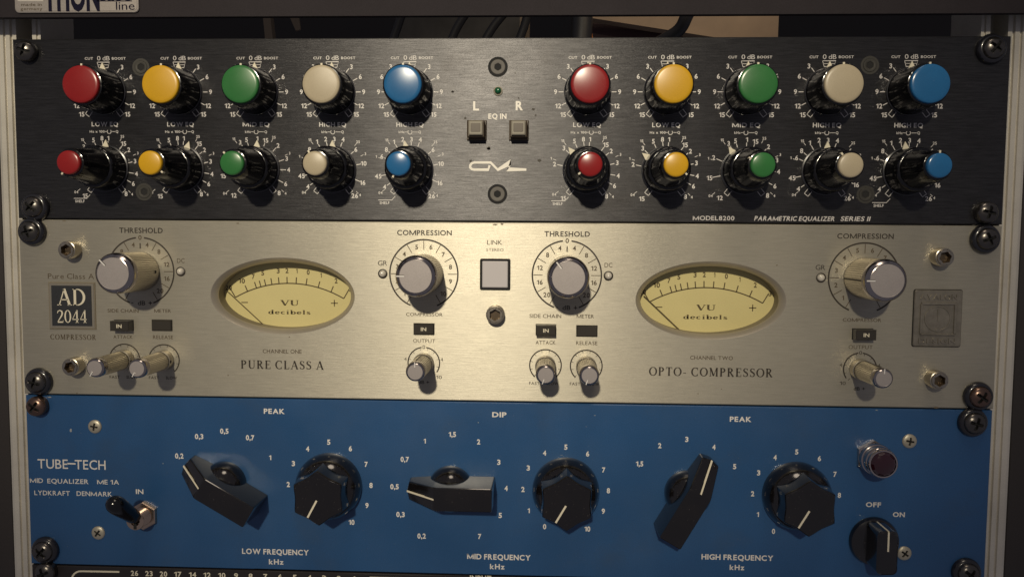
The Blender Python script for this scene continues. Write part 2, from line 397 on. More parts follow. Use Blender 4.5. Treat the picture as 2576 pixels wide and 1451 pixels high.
# ------------------------------------------------------------------ rack case
case = thing('rack_case', 'dark flight case with ridged aluminium rack rails down both sides', 'rack case', (0, 0, -380))
def rail_mesh(sgn):
    # section in (x from centre, y depth); sgn -1 left, +1 right
    prof = [(252, 30), (252, 3.6), (250.6, 3.1), (248.2, 3.1), (247.9, 4.1), (247.2, 4.1), (246.9, 3.1), (244.8, 3.1), (244.5, 4.3), (243.7, 4.3),
            (243.4, 3.1), (241.4, 3.1), (241.2, 15), (233.4, 15), (233.2, 3.1), (231.2, 3.1), (231.0, 3.9), (230.4, 3.9), (230.2, 3.1), (228.9, 3.1), (228.7, 30)]
    mb = MB(); z0, z1 = -380, 40; vs = []
    for x, y in prof: vs += [(sgn*x, y, z0-WL[case.name].z-0), (sgn*x, y, z1-WL[case.name].z)]
    fs = []
    for i in range(len(prof)-1):
        q = (2*i, 2*i+1, 2*i+3, 2*i+2)
        fs.append(q if sgn > 0 else q[::-1])
    mb.add(vs, fs); return mb.mesh('rail', M['rail'], None)
for sg in (-1, 1):
    part('rail', rail_mesh(sg), case, (0, 0, -380))
    b = MB(); x0, x1 = sorted((sg*252.3, sg*300)); b.box(x0, x1, 0, 430, -60, -4.5, ch=1.0)
    part('side_panel', b.mesh('side_panel', M['case']), case, (0, 0, -380))
    # black strip behind the rail slot
    b = MB(); x0, x1 = sorted((sg*233, sg*242)); b.box(x0, x1, 0, 420, -19, -15.2)
    part('rail_slot_strip', b.mesh('rail_slot_strip', M['cavity'], None), case, (0, 0, -380))
# top board: the shadow of its lower edge falls on the rails
TZ = at(1288, 40, -9).z
b = MB()
b.prism([(-300, TZ), (-300, 75), (300, 75), (300, TZ)], 6.5, 9.0, ch=0.4, back=True)
b.box(-300, 300, 72, 74.9, -22, 6.4)
b.box(-300, 300, TZ+0.1, TZ+1.5, 8.9, 9.25)
topb = part('top_board', b.mesh('top_board', M['board']), case, (0, 0, 0))
# badge on the board
pl = MB(); a = cr('T', 262, 222, -9); c2 = cr('T', 2252, 222, -9)
Zb = a.z; Xl = a.x; Xr = c2.x
pl.prism(rrect(Xl, Xr, Zb, Zb+17, 2.2), 9.2, 10.0, ch=0.25)
pl.prism(rrect(Xl+0.7, Xr-0.7, Zb+0.7, Zb+16.3, 1.8), 9.9, 10.15, ch=0.1)
badge = part('badge', pl.mesh('badge', M['badge']), case, (0, 0, 0), label='silver name plate with dark lettering')
ink = Ink()
ink.text('THON', (cr('T', 720, 0, -10).x+cr('T', 1585, 0, -10).x)/2+0.2, Zb+1.4+6.2, 12.4, cr('T', 1585, 0, -10).x-cr('T', 690, 0, -10).x, bold=0.045, gap=.06, skew=-0.0)
ink.obj('lettering', badge, M['navy'], h=10.22, loc=(0, 0, 0))
ink = Ink()
ink.ctext('line', 'T', 2020, 100, 300, 130, -10, bold=0.0)
ink.line([(cr('T', 1560, 22, -10).x, cr('T', 1560, 22, -10).z), (cr('T', 2130, 22, -10).x, cr('T', 2130, 22, -10).z)], .45)
ink.ctext('case', 'T', 1850, -50, 520, 130, -10, bold=0.0)
ink.obj('lettering', badge, M['navy'], h=10.22)
ink = Ink()
ink.ctext('made in', 'T', 510, 80, 330, 45, -10, bold=0.01)
ink.ctext('germany', 'T', 510, 148, 350, 45, -10, bold=0.01)
ink.obj('lettering', badge, M['grey_ink'], h=10.22)
ink = Ink(); p = cr('T', 290, 20, -10); q = cr('T', 700, 20, -10); ink.line([(p.x, p.z), (q.x, q.z)], .22)
ink.obj('rule_line', badge, M['bright_ink'], h=10.22)

# ------------------------------------------------------------------ background seen through the gap
wall = MB(); wall.box(-1500, 1500, -900, 1500, -1300, -1200)
o = part('wall', wall.mesh('wall', M['room'], None), None, (0, 0, 0)); tag(o, kind='structure')
D0 = 560
def slab(name, pts, y, th, mt, label, cat, ch=0, group=None):
    w3 = [at(*p_, y) for p_ in pts]
    ox, oz = sum(v.x for v in w3)/len(w3), sum(v.z for v in w3)/len(w3)
    pl_ = [(v.x-ox, v.z-oz) for v in w3]
    ar = sum(pl_[i][0]*pl_[(i+1) % len(pl_)][1]-pl_[(i+1) % len(pl_)][0]*pl_[i][1] for i in range(len(pl_)))
    if ar > 0: pl_ = pl_[::-1]
    b = MB(); b.prism(pl_, -th, 0, ch=ch, back=True)
    o = part(name, b.mesh(name, mt, None), None, (ox, y, oz)); return tag(o, label, cat, group)
slab('wooden_board', [(1462, 20), (1960, 20), (1955, 140), (1910, 112), (1475, 44)], 560, 18, M['wood'], 'pale wooden board standing in the gap behind the rack', 'board')
slab('red_board', [(1440, 42), (1478, 46), (1908, 116), (1908, 160), (1440, 160)], 590, 20, M['maroon'], 'dark red board leaning behind the pale wooden one', 'board')
slab('cloth_bag', [(1000, 0), (1312, 0), (1306, 160), (985, 160)], 620, 60, M['cloth'], 'dark grey cloth bag behind the middle of the rack', 'bag')
slab('upright_batten', [(1310, 10), (1334, 10), (1330, 150), (1302, 150)], 540, 12, M['beige'], 'beige upright batten right of the cloth bag', 'batten')
slab('upright_batten', [(658, 10), (676, 10), (692, 150), (672, 150)], 540, 12, M['beige'], 'thin tan upright batten behind the left half of the rack', 'batten')
slab('folded_paper', [(716, 15), (748, 15), (756, 75), (744, 78)], 560, 3, M['beige'], 'pointed grey scrap hanging beside the tan batten on the left', 'scrap')
slab('amber_plug', [(1470, 84), (1490, 84), (1492, 100), (1468, 100)], 520, 12, M['amber'], 'small orange plug just above the black equalizer', 'plug')
def tube(name, pts, r, mt, label, cat, group=None, n=10):
    P = [Vector(p_) for p_ in pts]; Q = []
    for i in range(len(P)-1):
        p0, p1, p2, p3 = P[max(i-1, 0)], P[i], P[i+1], P[min(i+2, len(P)-1)]
        for k in range(6):
            t = k/6; Q.append(0.5*((2*p1)+(-p0+p2)*t+(2*p0-5*p1+4*p2-p3)*t*t+(-p0+3*p1-3*p2+p3)*t**3))
    Q.append(P[-1]); O = Q[0].copy(); vs = []; fs = []
    for i, q in enumerate(Q):
        d = (Q[min(i+1, len(Q)-1)]-Q[max(i-1, 0)]).normalized(); a = d.cross(Vector((0, 1, 0.01))).normalized(); b_ = d.cross(a)
        for k in range(n):
            an = 2*math.pi*k/n; vs.append(q-O+(a*math.cos(an)+b_*math.sin(an))*r)
    for i in range(len(Q)-1):
        for k in range(n): fs.append((i*n+k, i*n+(k+1) % n, (i+1)*n+(k+1) % n, (i+1)*n+k))
    fs += [list(range(n))[::-1], [(len(Q)-1)*n+k for k in range(n)]]
    o = part(name, mesh(name, vs, fs, mt, smooth=40), None, O); return tag(o, label, cat, group)
tube('cable', [at(1745, 5, 470), at(1728, 40, 470), at(1706, 78, 480), at(1650, 112, 500)], 7, M['cable'], 'thick black cable curving in front of the pale wooden board', 'cable')
tube('cable', [at(1462, 0, 500), at(1464, 60, 500), at(1458, 150, 500)], 12, M['cable'], 'black upright hose at the left end of the pale wooden board', 'cable')
for i, (x0, x1, x2, lab) in enumerate([(1190, 1150, 1120, 'thin black cable hanging across the middle of the cloth bag'), (1290, 1240, 1200, 'thin black cable slanting over the right side of the cloth bag'),
                                (1020, 1000, 975, 'thin black cable hanging at the left edge of the cloth bag'), (1332, 1318, 1290, 'thin black cable crossing the beige batten')]):
    tube('cable', [at(x0, 10, 520), at(x1, 70, 525), at(x2, 140, 530)], 5, M['cable'], lab, 'cable')

# ------------------------------------------------------------------ shared screw meshes
def cross(x, z, wdt, ln):
    return (abs(x) < wdt and abs(z) < ln) or (abs(z) < wdt and abs(x) < ln)
def screw_head(R, H, base, wdt, ln, dep, mt, name, nr=16, rotdeg=0):
    b = MB(); ca, sa = math.cos(R_(rotdeg)), math.sin(R_(rotdeg))
    def fn(x, z):
        r = math.hypot(x, z); h = base+H*math.sqrt(max(0, 1-(r/R)**2))
        x2, z2 = x*ca-z*sa, x*sa+z*ca
        if cross(x2, z2, wdt, ln): h = min(h, base+H-dep*(1-0.55*r/ln))
        return h
    b.field(R, fn, nr, 64); b.lathe([(R, 0), (R, base)], 48, cap=False)
    me = b.mesh(name, [mt, M['cavity']], 50)
    for p_ in me.polygons:
        c = p_.center/MM; x2, z2 = c.x*ca-c.z*sa, c.x*sa+c.z*ca
        if cross(x2, z2, wdt*1.02, ln*1.02): p_.material_index = 1; p_.use_smooth = False
    return me
def hex_r(x, z): return max(abs(x), abs(x*.5+z*.866), abs(-x*.5+z*.866))
rack_head = [screw_head(5.1, 2.7, 2.6, .62, 3.0, 2.2, M['black_screw'], 'head', rotdeg=r) for r in (15, 40, 70)]
rack_head_b = screw_head(5.1, 2.7, 2.6, .62, 3.0, 2.2, M['brown_screw'], 'head', rotdeg=35)
wb = MB(); wb.lathe([(7.0, .02), (7.1, .7), (6.7, 1.8), (5.9, 2.7), (5.2, 2.8), (4.9, 2.0)], 48, cap=False); washer_me = wb.mesh('washer', M['washer'], 50)
GS = 'cross-head screws fixing the rack units to the rails'
def rack_screw(x, z, hm, label, wash=True, tilt=(0, 0), scale=1.0):
    t = thing('rack_screw', label, 'screw', (x, -0.05, z), GS)
    if wash: part('washer', washer_me, t, (x, -0.05, z))
    o = part('head', hm, t, (x, -0.05, z)); o.rotation_euler = (R_(tilt[0]), 0, R_(tilt[1]))
    return t
Zs = [-6.6, -82.9, -95.2, -171.0, -183.4, -258.6, -269.6]
names = ['upper left corner of the black equalizer', 'lower left corner of the black equalizer', 'upper left corner of the silver compressor', 'lower left corner of the silver compressor',
         'upper left corner of the blue equalizer', 'lower left corner of the blue equalizer', 'upper left corner of the bottom unit']
Ls = [(-233.4, 0, False, 8), (-231.8, 1, True, 0), (-233.8, 2, True, 0), (-232.9, 0, True, 0), (-233.4, 3, False, 0), (-232.4, 1, True, 0), (-231.6, 2, False, 0)]
for (x, hi, wsh, tl), z, nm in zip(Ls, Zs, names):
    kind = 'worn bronze screw' if hi == 3 else 'black screw'
    rack_screw(x, z, rack_head_b if hi == 3 else rack_head[hi], kind+' in the '+nm, wsh, (0, tl))
Rs = [(231.8, 1, True, 0), (232.4, 0, False, 0), (233.0, 2, True, 0), (233.2, 3, True, 0), (231.2, 0, True, 0), (231.5, 1, True, 0)]
ZsR = [-6.4, -82.9, -95.4, -171.2, -184.0, -258.4]
for (x, hi, wsh, tl), z, nm in zip(Rs, ZsR, names):
    kind = 'worn bronze screw' if hi == 3 else 'black screw'
    rack_screw(x, z, rack_head_b if hi == 3 else rack_head[hi], kind+' in the '+nm.replace('left', 'right'), wsh)

def panel_mesh(x0, x1, z0, z1, th, mt, oz, holes=()):
    """front plate with chamfered front edge; holes are loops of (x,z)"""
    b = MB(); ch = .45
    out = [(x0+ch, z0+ch), (x0+ch, z1-ch), (x1-ch, z1-ch), (x1-ch, z0+ch)]
    rim = [(x0, z0), (x0, z1), (x1, z1), (x1, z0)]
    loops = [[Vector((p[0], p[1], 0)) for p in out]]+[[Vector((p[0], p[1], 0)) for p in h] for h in holes]
    tri = tessellate_polygon(loops); flat = [p for l in loops for p in l]
    fs = []
    for t in tri:
        a, c, d = [flat[i] for i in t]
        s_ = (c.x-a.x)*(d.y-a.y)-(d.x-a.x)*(c.y-a.y)
        fs.append(t if s_ < 0 else t[::-1])
    b.add([(p.x, 0, p.y-oz) for p in flat], fs)
    vs = [(p[0], 0, p[1]-oz) for p in out]+[(p[0], ch, p[1]-oz) for p in rim]+[(p[0], th, p[1]-oz) for p in rim]
    fs = []
    for j in range(2):
        for k in range(4): k2 = (k+1) % 4; fs.append((j*4+k, j*4+k2, (j+1)*4+k2, (j+1)*4+k)[::-1])
    b.add(vs, fs); return b.mesh('front_panel', mt, None)
def chassis(parent, z0, z1, oz):
    b = MB(); b.box(-217, 217, z0+2-oz, z1-2-oz, -260, -14, ch=1)
    part('chassis', b.mesh('chassis', M['chassis'], None), parent, (0, 0, oz))

# ================================================================== UNIT 1: black ten-band equalizer
E1 = -88.45
eq = thing('stereo_equalizer', 'black rack equalizer with twenty knobs capped red, yellow, green, cream and blue', 'equalizer', (0, 0, E1))
part('front_panel', panel_mesh(-241.3, 241.3, -88.45, -0.3, 3, M['black_anod'], E1), eq, (0, 0, E1))
chassis(eq, -88, 0, E1)
COLS = [-195.5, -157.3, -119.4, -81.3, -43.2, 43.0, 81.0, 119.1, 157.3, 195.5]
CAPC = ['cap_red', 'cap_yellow', 'cap_green', 'cap_cream', 'cap_blue']*2
CN = ['red', 'yellow', 'green', 'cream', 'blue']*2
Z1, Z2 = -26.1, -63.6
FL = 12
def flute(a, h): return 1-0.016*max(0, math.cos(FL*a))**3
b = MB()
b.lathe([(11.3, .05), (11.3, .9), (10.9, 1.1)], 96, m=1, cap=False)
b.lathe([(10.75, 1.1), (10.6, 4), (10.2, 12), (9.7, 17.2), (9.5, 17.8), (9.0, 18.0)], 160, flute)
big_body = b.mesh('knob', [M['knob_black'], M['washer']], 38)
def capm(R, h0, h1, dome):
    b = MB(); pr = [(R, h0), (R, h1-.55), (R-.18, h1-.2), (R-.5, h1)]
    for k in range(1, 8): rr = (R-.5)*(1-k/7.6); pr.append((rr, h1+dome*(1-(rr/(R-.5))**2)))
    b.lathe(pr, 48); return b
big_cap = {c: capm(8.75, 17.6, 19.6, .5).mesh('cap', M[c], 50) for c in set(CAPC)}
b = MB()
b.lathe([(11.6, .05), (11.6, .9), (11.0, 1.1)], 96, m=1, cap=False)
b.lathe([(10.9, 1.1), (10.6, 6), (10.3, 11.0), (9.9, 11.8), (9.1, 12.2)], 160, flute)
small_skirt = b.mesh('knob', [M['knob_black'], M['washer']], 38)
b = MB(); b.lathe([(9.0, 12.0), (8.8, 13.0), (7.3, 24), (6.6, 28.2), (6.3, 28.7), (5.7, 28.9)], 112, lambda a, h: 1-0.020*max(0, math.cos(10*a))**3)
inner_body = b.mesh('inner_knob', M['knob_black'], 38)
small_cap = {c: capm(5.45, 28.6, 30.6, .5).mesh('cap', M[c], 50) for c in set(CAPC)}
b = MB(); b.prism([(-1.7, 10.7), (0, 14.2), (1.7, 10.7)], .35, 1.1, back=True); tri_me = b.mesh('pointer', M['cream_ink'], None)
b = MB(); b.box(-.45, .45, 8.3, 9.75, 16.2, 18.25); notch_me = b.mesh('index_mark', M['cream_ink'], None)
b = MB(); b.box(-.4, .4, 5.6, 6.75, 26.8, 29.05); notch2_me = b.mesh('index_mark', M['cream_ink'], None)
lowA = [3, 12, -22, 0, -10, -39, -54, -36, 1, -7]; lowI = [218, 130, -40, -30, 205, 230, 130, -60, -35, 5]
for i, x in enumerate(COLS):
    k = part('knob', big_body, eq, (x, 0, Z1), label='large black fluted knob with %s cap' % CN[i])
    part('cap', big_cap[CAPC[i]], k, (x, 0, Z1)); part('pointer', tri_me, k, (x, 0, Z1)); part('index_mark', notch_me, k, (x, 0, Z1))
    if i in (1, 2): lowA[i] = [0, 19, 3][i]
    k = part('knob', small_skirt, eq, (x, 0, Z2), label='stepped double knob with small %s cap' % CN[i])
    part('inner_knob', inner_body, k, (x, 0, Z2), cw(lowI[i])); part('cap', small_cap[CAPC[i]], k, (x, 0, Z2))
    part('pointer', tri_me, k, (x, 0, Z2), cw(lowA[i])); part('index_mark', notch2_me, k, (x, 0, Z2), cw(lowI[i]))
q = .0749
HI = [('2', -47, 196), ('3', 10, 196), ('4', 68, 194), ('1', -105, 179), ('8', -155, 129), ('6', -185, 84), ('45', -210, -44), ('4', -168, -113), ('6', 152, 129), ('10', 203, 39), ('16', 195, -86), ('26', 143, -171)]
HIs = [('04', -195, -151), ('4', 178, -166), ('25', 167, 179), ('3', 215, 102), ('15', -152, 191), ('1', -222, 84)]
LO = [('8', -22, 199), ('1', 20, 199), ('5', -80, 187), ('3', -147, 142), ('2', -207, 39), ('15', 123, 164), ('2', 158, 124), ('3', 198, 49), ('4', 205, -34), ('6', 183, -99), ('8', 132, -166), ('15', -147, -181)]
LOs = [('1', -230, 76), ('15', -155, 189), ('25', 116, 211), ('3', 218, 102), ('4', 173, -169), ('04', -207, -156)]
MI = [('3', -108, 174), ('5', -65, 191), ('1', 7, 199), ('15', 62, 187), ('2', -201, 84), ('15', -225, -46), ('12', -156, -173), ('2', 145, 154), ('3', 201, 69), ('4', 213, -4), ('6', 193, -96), ('8', 148, -156)]
MIs = [('1', -235, 79), ('15', -150, 196), ('25', 117, 207), ('3', 221, 104), ('4', 191, -158), ('04', -215, -160)]
ROWT = ['LOW EQ', 'LOW EQ', 'MID EQ', 'HIGH EQ', 'HIGH EQ']*2
def pbox(ink, a):   # little end-stop box drawn round the scale end
    sa, ca = math.sin(R_(a)), math.cos(R_(a))
    P = lambda r, t: (r*sa+t*ca, r*ca-t*sa)
    for t in (-1.15, 1.15): ink.line([P(11.2, t), P(14.3, t)], .3)
    ink.line([P(14.3, -1.3), P(14.3, 1.3)], .3); ink.line([P(11.2, -1.3), P(11.2, 1.3)], .3)
for i, x in enumerate(COLS):
    ink = Ink(); near = abs(x) < 130
    ink.text('CUT', -7.2, 16.3, 1.15, 4.2, bold=.02); ink.text('0', -2.2, 16.4, 2.1, 1.7, bold=.0); ink.text('dB', 1.5, 16.4, 2.1, 3.6, bold=.0); ink.text('BOOST', 7.9, 16.3, 1.15, 7.0, bold=.02)
    ink.line([(-3.1, 14.5), (-2.3, 11.8), (2.3, 11.8), (3.1, 14.5), (-3.1, 14.5)], .3); ink.line([(-2.8, 13.2), (2.8, 13.2)], .25)
    for n_, a in (('3', 38), ('6', 62), ('9', 90), ('12', 115.5), ('15', 133)):
        for s_ in (-1, 1):
            rr = {'3': 15.3, '6': 15.6, '9': 15.4, '12': 15.6, '15': 15.9}[n_]
            ink.text(n_, s_*rr*math.sin(R_(a)), rr*math.cos(R_(a)), 2.15, bold=.022)
    for a in (36, 62, 90, 117):
        for s_ in (-1, 1): ink.tick(0, 0, s_*a, 11.6, 13.9, .38)
    for s_ in (-1, 1): pbox(ink, s_*142)
    ink.obj('dial_scale', eq, M['dim_ink'] if not 3 <= i <= 6 else M['white_ink'], rel=True, loc=(x, 0, Z1))
    ink = Ink()
    hi = ROWT[i][0] == 'H'
    ink.text(ROWT[i], 0, -15.7+37.5, 2.05, 13.4, bold=.02, gap=.14)
    if hi:
        ink.text('kHz', -4.1, -19.3+37.5, 1.1, 2.9, bold=.02); ink.text('Q', 4.8, -19.3+37.5, 1.2, 1.3, bold=.02)
        ink.line([(-2.5, 18.2), (-1.3, 18.2)], .25); ink.arc(0, 18.2, 1.0, 200, 340+180, .3) if False else ink.arc(0, 18.2, 1.0, 45, 315-360+360, .3); ink.line([(1.4, 18.2), (3.9, 18.2)], .25)
    else:
        c0 = 0 if ROWT[i][0] == 'M' else 2.1
        ink.text('kHz' if c0 == 0 else 'Hz x 100', -4.1 if c0 == 0 else -4.0, 18.2, 1.1, 2.9 if c0 == 0 else 7.6, bold=.02)
        ink.text('Q', 4.8+c0*.6, 18.2, 1.2, 1.3, bold=.02)
        ink.line([(-2.5+c0, 18.2), (-1.3+c0, 18.2)], .25); ink.arc(c0, 18.2, 1.0, 45, 315, .3); ink.line([(1.4+c0, 18.2), (3.9+c0*.6, 18.2)], .25)
    big, sm = {'L': (LO, LOs), 'M': (MI, MIs), 'H': (HI, HIs)}[ROWT[i][0]]
    for n_, dx, dz in big:
        ink.text(n_, dx*q, dz*q, 2.1, bold=.022)
        a = math.degrees(math.atan2(dx, dz)); rr = math.hypot(dx, dz)*q
        if abs(a) < 128: ink.tick(0, 0, a, 11.8, rr-1.4, .36)
    for n_, dx, dz in sm:
        ink.text(n_, dx*q, dz*q, 1.25, bold=.02)
        a = math.degrees(math.atan2(dx, dz)); rr = math.hypot(dx, dz)*q; ink.tick(0, 0, a, rr-2.6, rr-1.1, .25)
    for s_ in (-1, 1): pbox(ink, s_*142)
    if i in (0, 4, 5, 9):
        ox = 0 if hi else -1.2
        ink.line([(-15.7+ox, -14.8), (-9.0+ox, -14.8), (-7.3+ox, -12.9)], .3); ink.text('SHELF', -12.6+ox, -16.2, 1.25, 4.8, bold=.02)
    ink.obj('dial_scale', eq, M['dim_ink'] if not 3 <= i <= 6 else M['white_ink'], rel=True, loc=(x, 0, Z2))
ink = Ink()
ink.ctext('MODEL8200', 'A3', 1300, 1407, 268, 27, bold=.015)
ink.obj('lettering', eq, M['dim_ink'])
ink = Ink(); ink.ctext('PARAMETRIC EQUALIZER', 'V', 1998, 550, 202, 11, bold=.02, skew=.22); ink.obj('lettering', eq, M['dim_ink'])
ink = Ink(); ink.ctext('SERIES II', 'V', 2151, 550.5, 74, 11, bold=.02, skew=.22); ink.obj('lettering', eq, M['dim_ink'])
for tx, x, y, w_, h_, bd in (('L', 223, 522, 50, 72, .035), ('R', 592, 520, 62, 72, .035), ('EQ IN', 405, 610, 155, 42, .03)):
    ink = Ink(); ink.ctext(tx, 'L', x, y, w_, h_, bold=bd); ink.obj('lettering', eq, M['bright_ink'])
ink = Ink()
lp = [(338, 1028), (327, 1065), (205, 1065), (185, 1060), (172, 1046), (173, 1028), (186, 1011), (208, 1004), (347, 1004), (408, 1066), (520, 1002), (488, 1063), (652, 1065)]
ink.line([(cr('L', *p_).x, cr('L', *p_).z) for p_ in lp], 1.12)
ink.obj('logo', eq, M['bright_ink'])
# countersunk socket screws
def sock(R, rin, dep, mt, ring, name='panel_screw'):
    b = MB()
    def fn(x, z):
        r = math.hypot(x, z)
        if r > R*.74: return -.02+.05
        if hex_r(x, z) < rin: return .02
        return .25-0.35*max(0, (R*.55-r)/R)
    b.field(R, fn, 20, 60); me = b.mesh(name, [mt, ring], None)
    for p_ in me.polygons:
        c = p_.center; r = math.hypot(c.x, c.z)/MM
        p_.material_index = 1 if (r > R*.74 or hex_r(c.x/MM, c.z/MM) < rin) else 0  # hex hole is barely sunk, its shade is painted black
    return me
M['screw_grey'] = mat('dull_screw_grey', (0.12, 0.11, 0.095), 0.6, 0.0)
M['screw_dark'] = mat('blackened_socket_screw', (0.045, 0.043, 0.038), 0.5, 0.5)
s1 = sock(4.8, 1.6, .9, M['screw_grey'], M['cavity']); s2 = sock(4.3, 1.5, .9, M['screw_dark'], M['cavity'])
for p_ in s2.polygons:
    if math.hypot(p_.center.x, p_.center.z)/MM > 2.5: p_.material_index = 0
for k_, x, y, me in (('A2', 1560, 433, s1), ('A2', 1557, 1252, s1), ('A1', 909, 435, s2), ('A1', 930, 1238, s2), ('A4', 657, 422, s2), ('A4', 629, 1255, s2)):
    p = cr(k_, x, y); part('panel_screw', me, eq, (p.x, -0.06, p.z))
p = cr('A2', 1561, 588)
b = MB(); b.lathe([(2.3, .02), (2.3, .5), (1.8, .6), (1.6, .3)], 32, cap=False); ld = part('indicator_lamp', b.mesh('indicator_lamp', M['smoke_button'], 50), eq, (p.x, 0, p.z))
b = MB(); b.lathe([(1.55, .1), (1.5, .8), (1.2, 1.5), (.7, 1.9), (.2, 2.0)], 24); part('lens', b.mesh('lens', M['green_led'], 60), ld, (p.x, 0, p.z))
for k_, x0, y0 in (('L', 230, 728), ('L', 588, 728)):
    p = cr(k_, x0, y0)
    b = MB(); b.box(-4.75, 4.75, -4.9, 4.6, -.3, 1.2, ch=.3); b.box(-4.0, 4.0, -4.1, 3.8, 1.1, 6.4, ch=.4)
    bt = part('push_button', b.mesh('push_button', M['brown_button'], None), eq, (p.x, 0, p.z), label='square eq in push button')
    b = MB(); b.prism(rrect(-3.35, 3.35, -3.35, 3.35, .4, 3), 6.2, 8.0, ch=.45)
    b.prism(rrect(-2.3, 2.3, -1.9, 2.1, .3, 3), 7.9, 8.15, m=1, ch=.1)
    part('button_cap', b.mesh('button_cap', [M['smoke_button'], M['brown_button']], None), bt, (p.x, 0, p.z))
b = MB()   # dark specks and nicks of wear round the middle of the panel
for k_, x, y, r in (('L', 712, 551, 1.0), ('L', 731, 601, .6), ('L', 764, 987, 1.0), ('L', 22, 400, .8), ('L', 130, 628, .8), ('L', 330, 885, 1.2), ('L', 175, 992, .8), ('L', 587, 455, .6), ('L', 557, 242, .4), ('A2', 1270, 592, .5), ('A2', 1500, 960, .9)):
    p = cr(k_, x, y); n = 9
    b.add([(p.x+r*(.6+.5*random.random())*math.sin(6.283*j/n), -.03, p.z-E1+r*(.5+.4*random.random())*math.cos(6.283*j/n)) for j in range(n)], [list(range(n))])
M['speck'] = mat('wear_specks', (0.045, 0.037, 0.026), 0.6)
tag(part('wear_marks', b.mesh('wear_marks', M['speck'], None), eq, (0, 0, E1)), kind='stuff')

# ================================================================== UNIT 2: champagne compressor
E2 = -177.45
cp = thing('stereo_compressor', 'silver champagne rack compressor with two oval yellow meters', 'compressor', (0, 0, E2))
VU = [(-107.3, -126.2), (104.2, -126.3)]
def ell(cx, cz, a, b_, n=72): return [(cx+a*math.sin(2*math.pi*k/n), cz+b_*math.cos(2*math.pi*k/n)) for k in range(n)]
part('front_panel', panel_mesh(-241.3, 241.3, -177.45, -89.1, 6, M['champagne'], E2, [ell(x, z, 36.4, 19.1)for x, z in VU]), cp, (0, 0, E2))
chassis(cp, -177, -89, E2)
def ringlathe(b, loops, n=72, m=0):
    vs = []; fs = []
    for (a, c, h) in loops: vs += [(a*math.sin(2*math.pi*k/n), -h, c*math.cos(2*math.pi*k/n)) for k in range(n)]
    for j in range(len(loops)-1):
        for k in range(n):
            k2 = (k+1) % n; fs.append((j*n+k, j*n+k2, (j+1)*n+k2, (j+1)*n+k))
    b.add(vs, fs, m)
for (x, z), k_ in zip(VU, ('left', 'right')):
    b = MB(); ringlathe(b, [(36.4, 19.1, 0.0), (36.1, 18.8, -.25), (33.9, 16.9, -2.6), (33.7, 16.7, -3.2)], m=0); ringlathe(b, [(33.7, 16.7, -3.2), (33.7, 16.7, -11.2)], m=1)
    mt_ = part('meter', b.mesh('meter', [M['champagne_edge'], M['meter_wall']], 40), cp, (x, 0, z), label=k_+' oval level meter')
    b = MB(); b.box(-36, 36, -19, 19, -11.6, -10.5); part('dial', b.mesh('dial', M['dial'], None), mt_, (x, 0, z))
    # scale: measured on the left meter, on the dial plane
    ink = Ink(); Y = 10.5
    o0 = at(VU[0][0]*0+0, 0) if False else None
    cA = cr('M', 1280, 555, Y)     # top of the arc
    eL = cr('M', 515, 760, Y); eR = cr('M', 2085, 775, Y)
    hw = (eR.x-eL.x)/2; sg = cA.z-(eL.z+eR.z)/2; RR = (hw*hw+sg*sg)/(2*sg); cx = (eL.x+eR.x)/2-VU[0][0]; cz = cA.z-RR-VU[0][1]
    amax = math.degrees(math.asin(hw/RR))
    ink.arc(cx, cz, RR, -amax, amax, .6, 30)
    for u, L_ in ((500, 1.5), (690, 1), (820, 1), (885, 1), (955, 1), (1045, 1), (1148, 1), (1265, 1), (1395, 1), (1540, 1), (1715, 1), (1900, 1), (2085, 1.5)):
        px = cr('M', u, 600, Y).x-VU[0][0]; a = math.degrees(math.asin(max(-1, min(1, (px-cx)/RR))))
        if u == 500: a = -amax
        ink.tick(cx, cz, a*1.0, RR, RR+3.3*L_*(1.15 if L_ > 1 else 1), .55)
    for s_, u, v_ in (('20', 415, 620), ('10', 605, 520), ('7', 775, 455), ('5', 910, 405), ('3', 1135, 375), ('2', 1262, 372), ('1', 1405, 375), ('0', 1570, 395), ('1', 1757, 440), ('2', 1975, 520), ('3', 2185, 640)):
        p = cr('M', u, v_, Y); ink.text(s_, p.x-VU[0][0], p.z-VU[0][1], 2.35, (1.5 if len(s_) == 1 else 3.4)*(.5 if s_ == '1' else 1), bold=.03)
    def loc(u, v_): p = cr('M', u, v_, Y); return (p.x-VU[0][0], p.z-VU[0][1])
    ink.line([loc(600, 832), loc(695, 832)], .5); ink.line([loc(1900, 843), loc(2000, 843)], .5); ink.line([loc(1950, 795), loc(1950, 892)], .5)
    p = loc(1300, 838); ink.text('VU', p[0], p[1], 2.75, 9.5, serif=True, sw=1.35); p = loc(1297, 972); ink.text('decibels', p[0], p[1], 2.15, 22.0, serif=True, gap=.3, sw=1.35)
    ink.quad([loc(1048, 1195), loc(1148, 1195), loc(1148, 1222), loc(1048, 1222)][::-1])
    ink.obj('dial_print', mt_, M['dial_ink'], h=0.05, rel=True, loc=(x, Y, z))
    A = loc(415, 672); B_ = loc(1010, 1222)
    if k_ == 'right': A = (A[0]+.4, A[1]+.2); B_ = (B_[0]+.2, B_[1])
    b = MB(); dx, dz = B_[0]-A[0], B_[1]-A[1]; l = math.hypot(dx, dz); nx, nz = -dz/l*.2, dx/l*.2
    B2 = (B_[0]+dx/l*5, B_[1]+dz/l*5)
    b.prism([(A[0]+nx, A[1]+nz), (B2[0]+nx, B2[1]+nz), (B2[0]-nx, B2[1]-nz), (A[0]-nx, A[1]-nz)], -9.3, -9.0, back=True)
    part('needle', b.mesh('needle', M['dial_ink'], None), mt_, (x, 0, z))
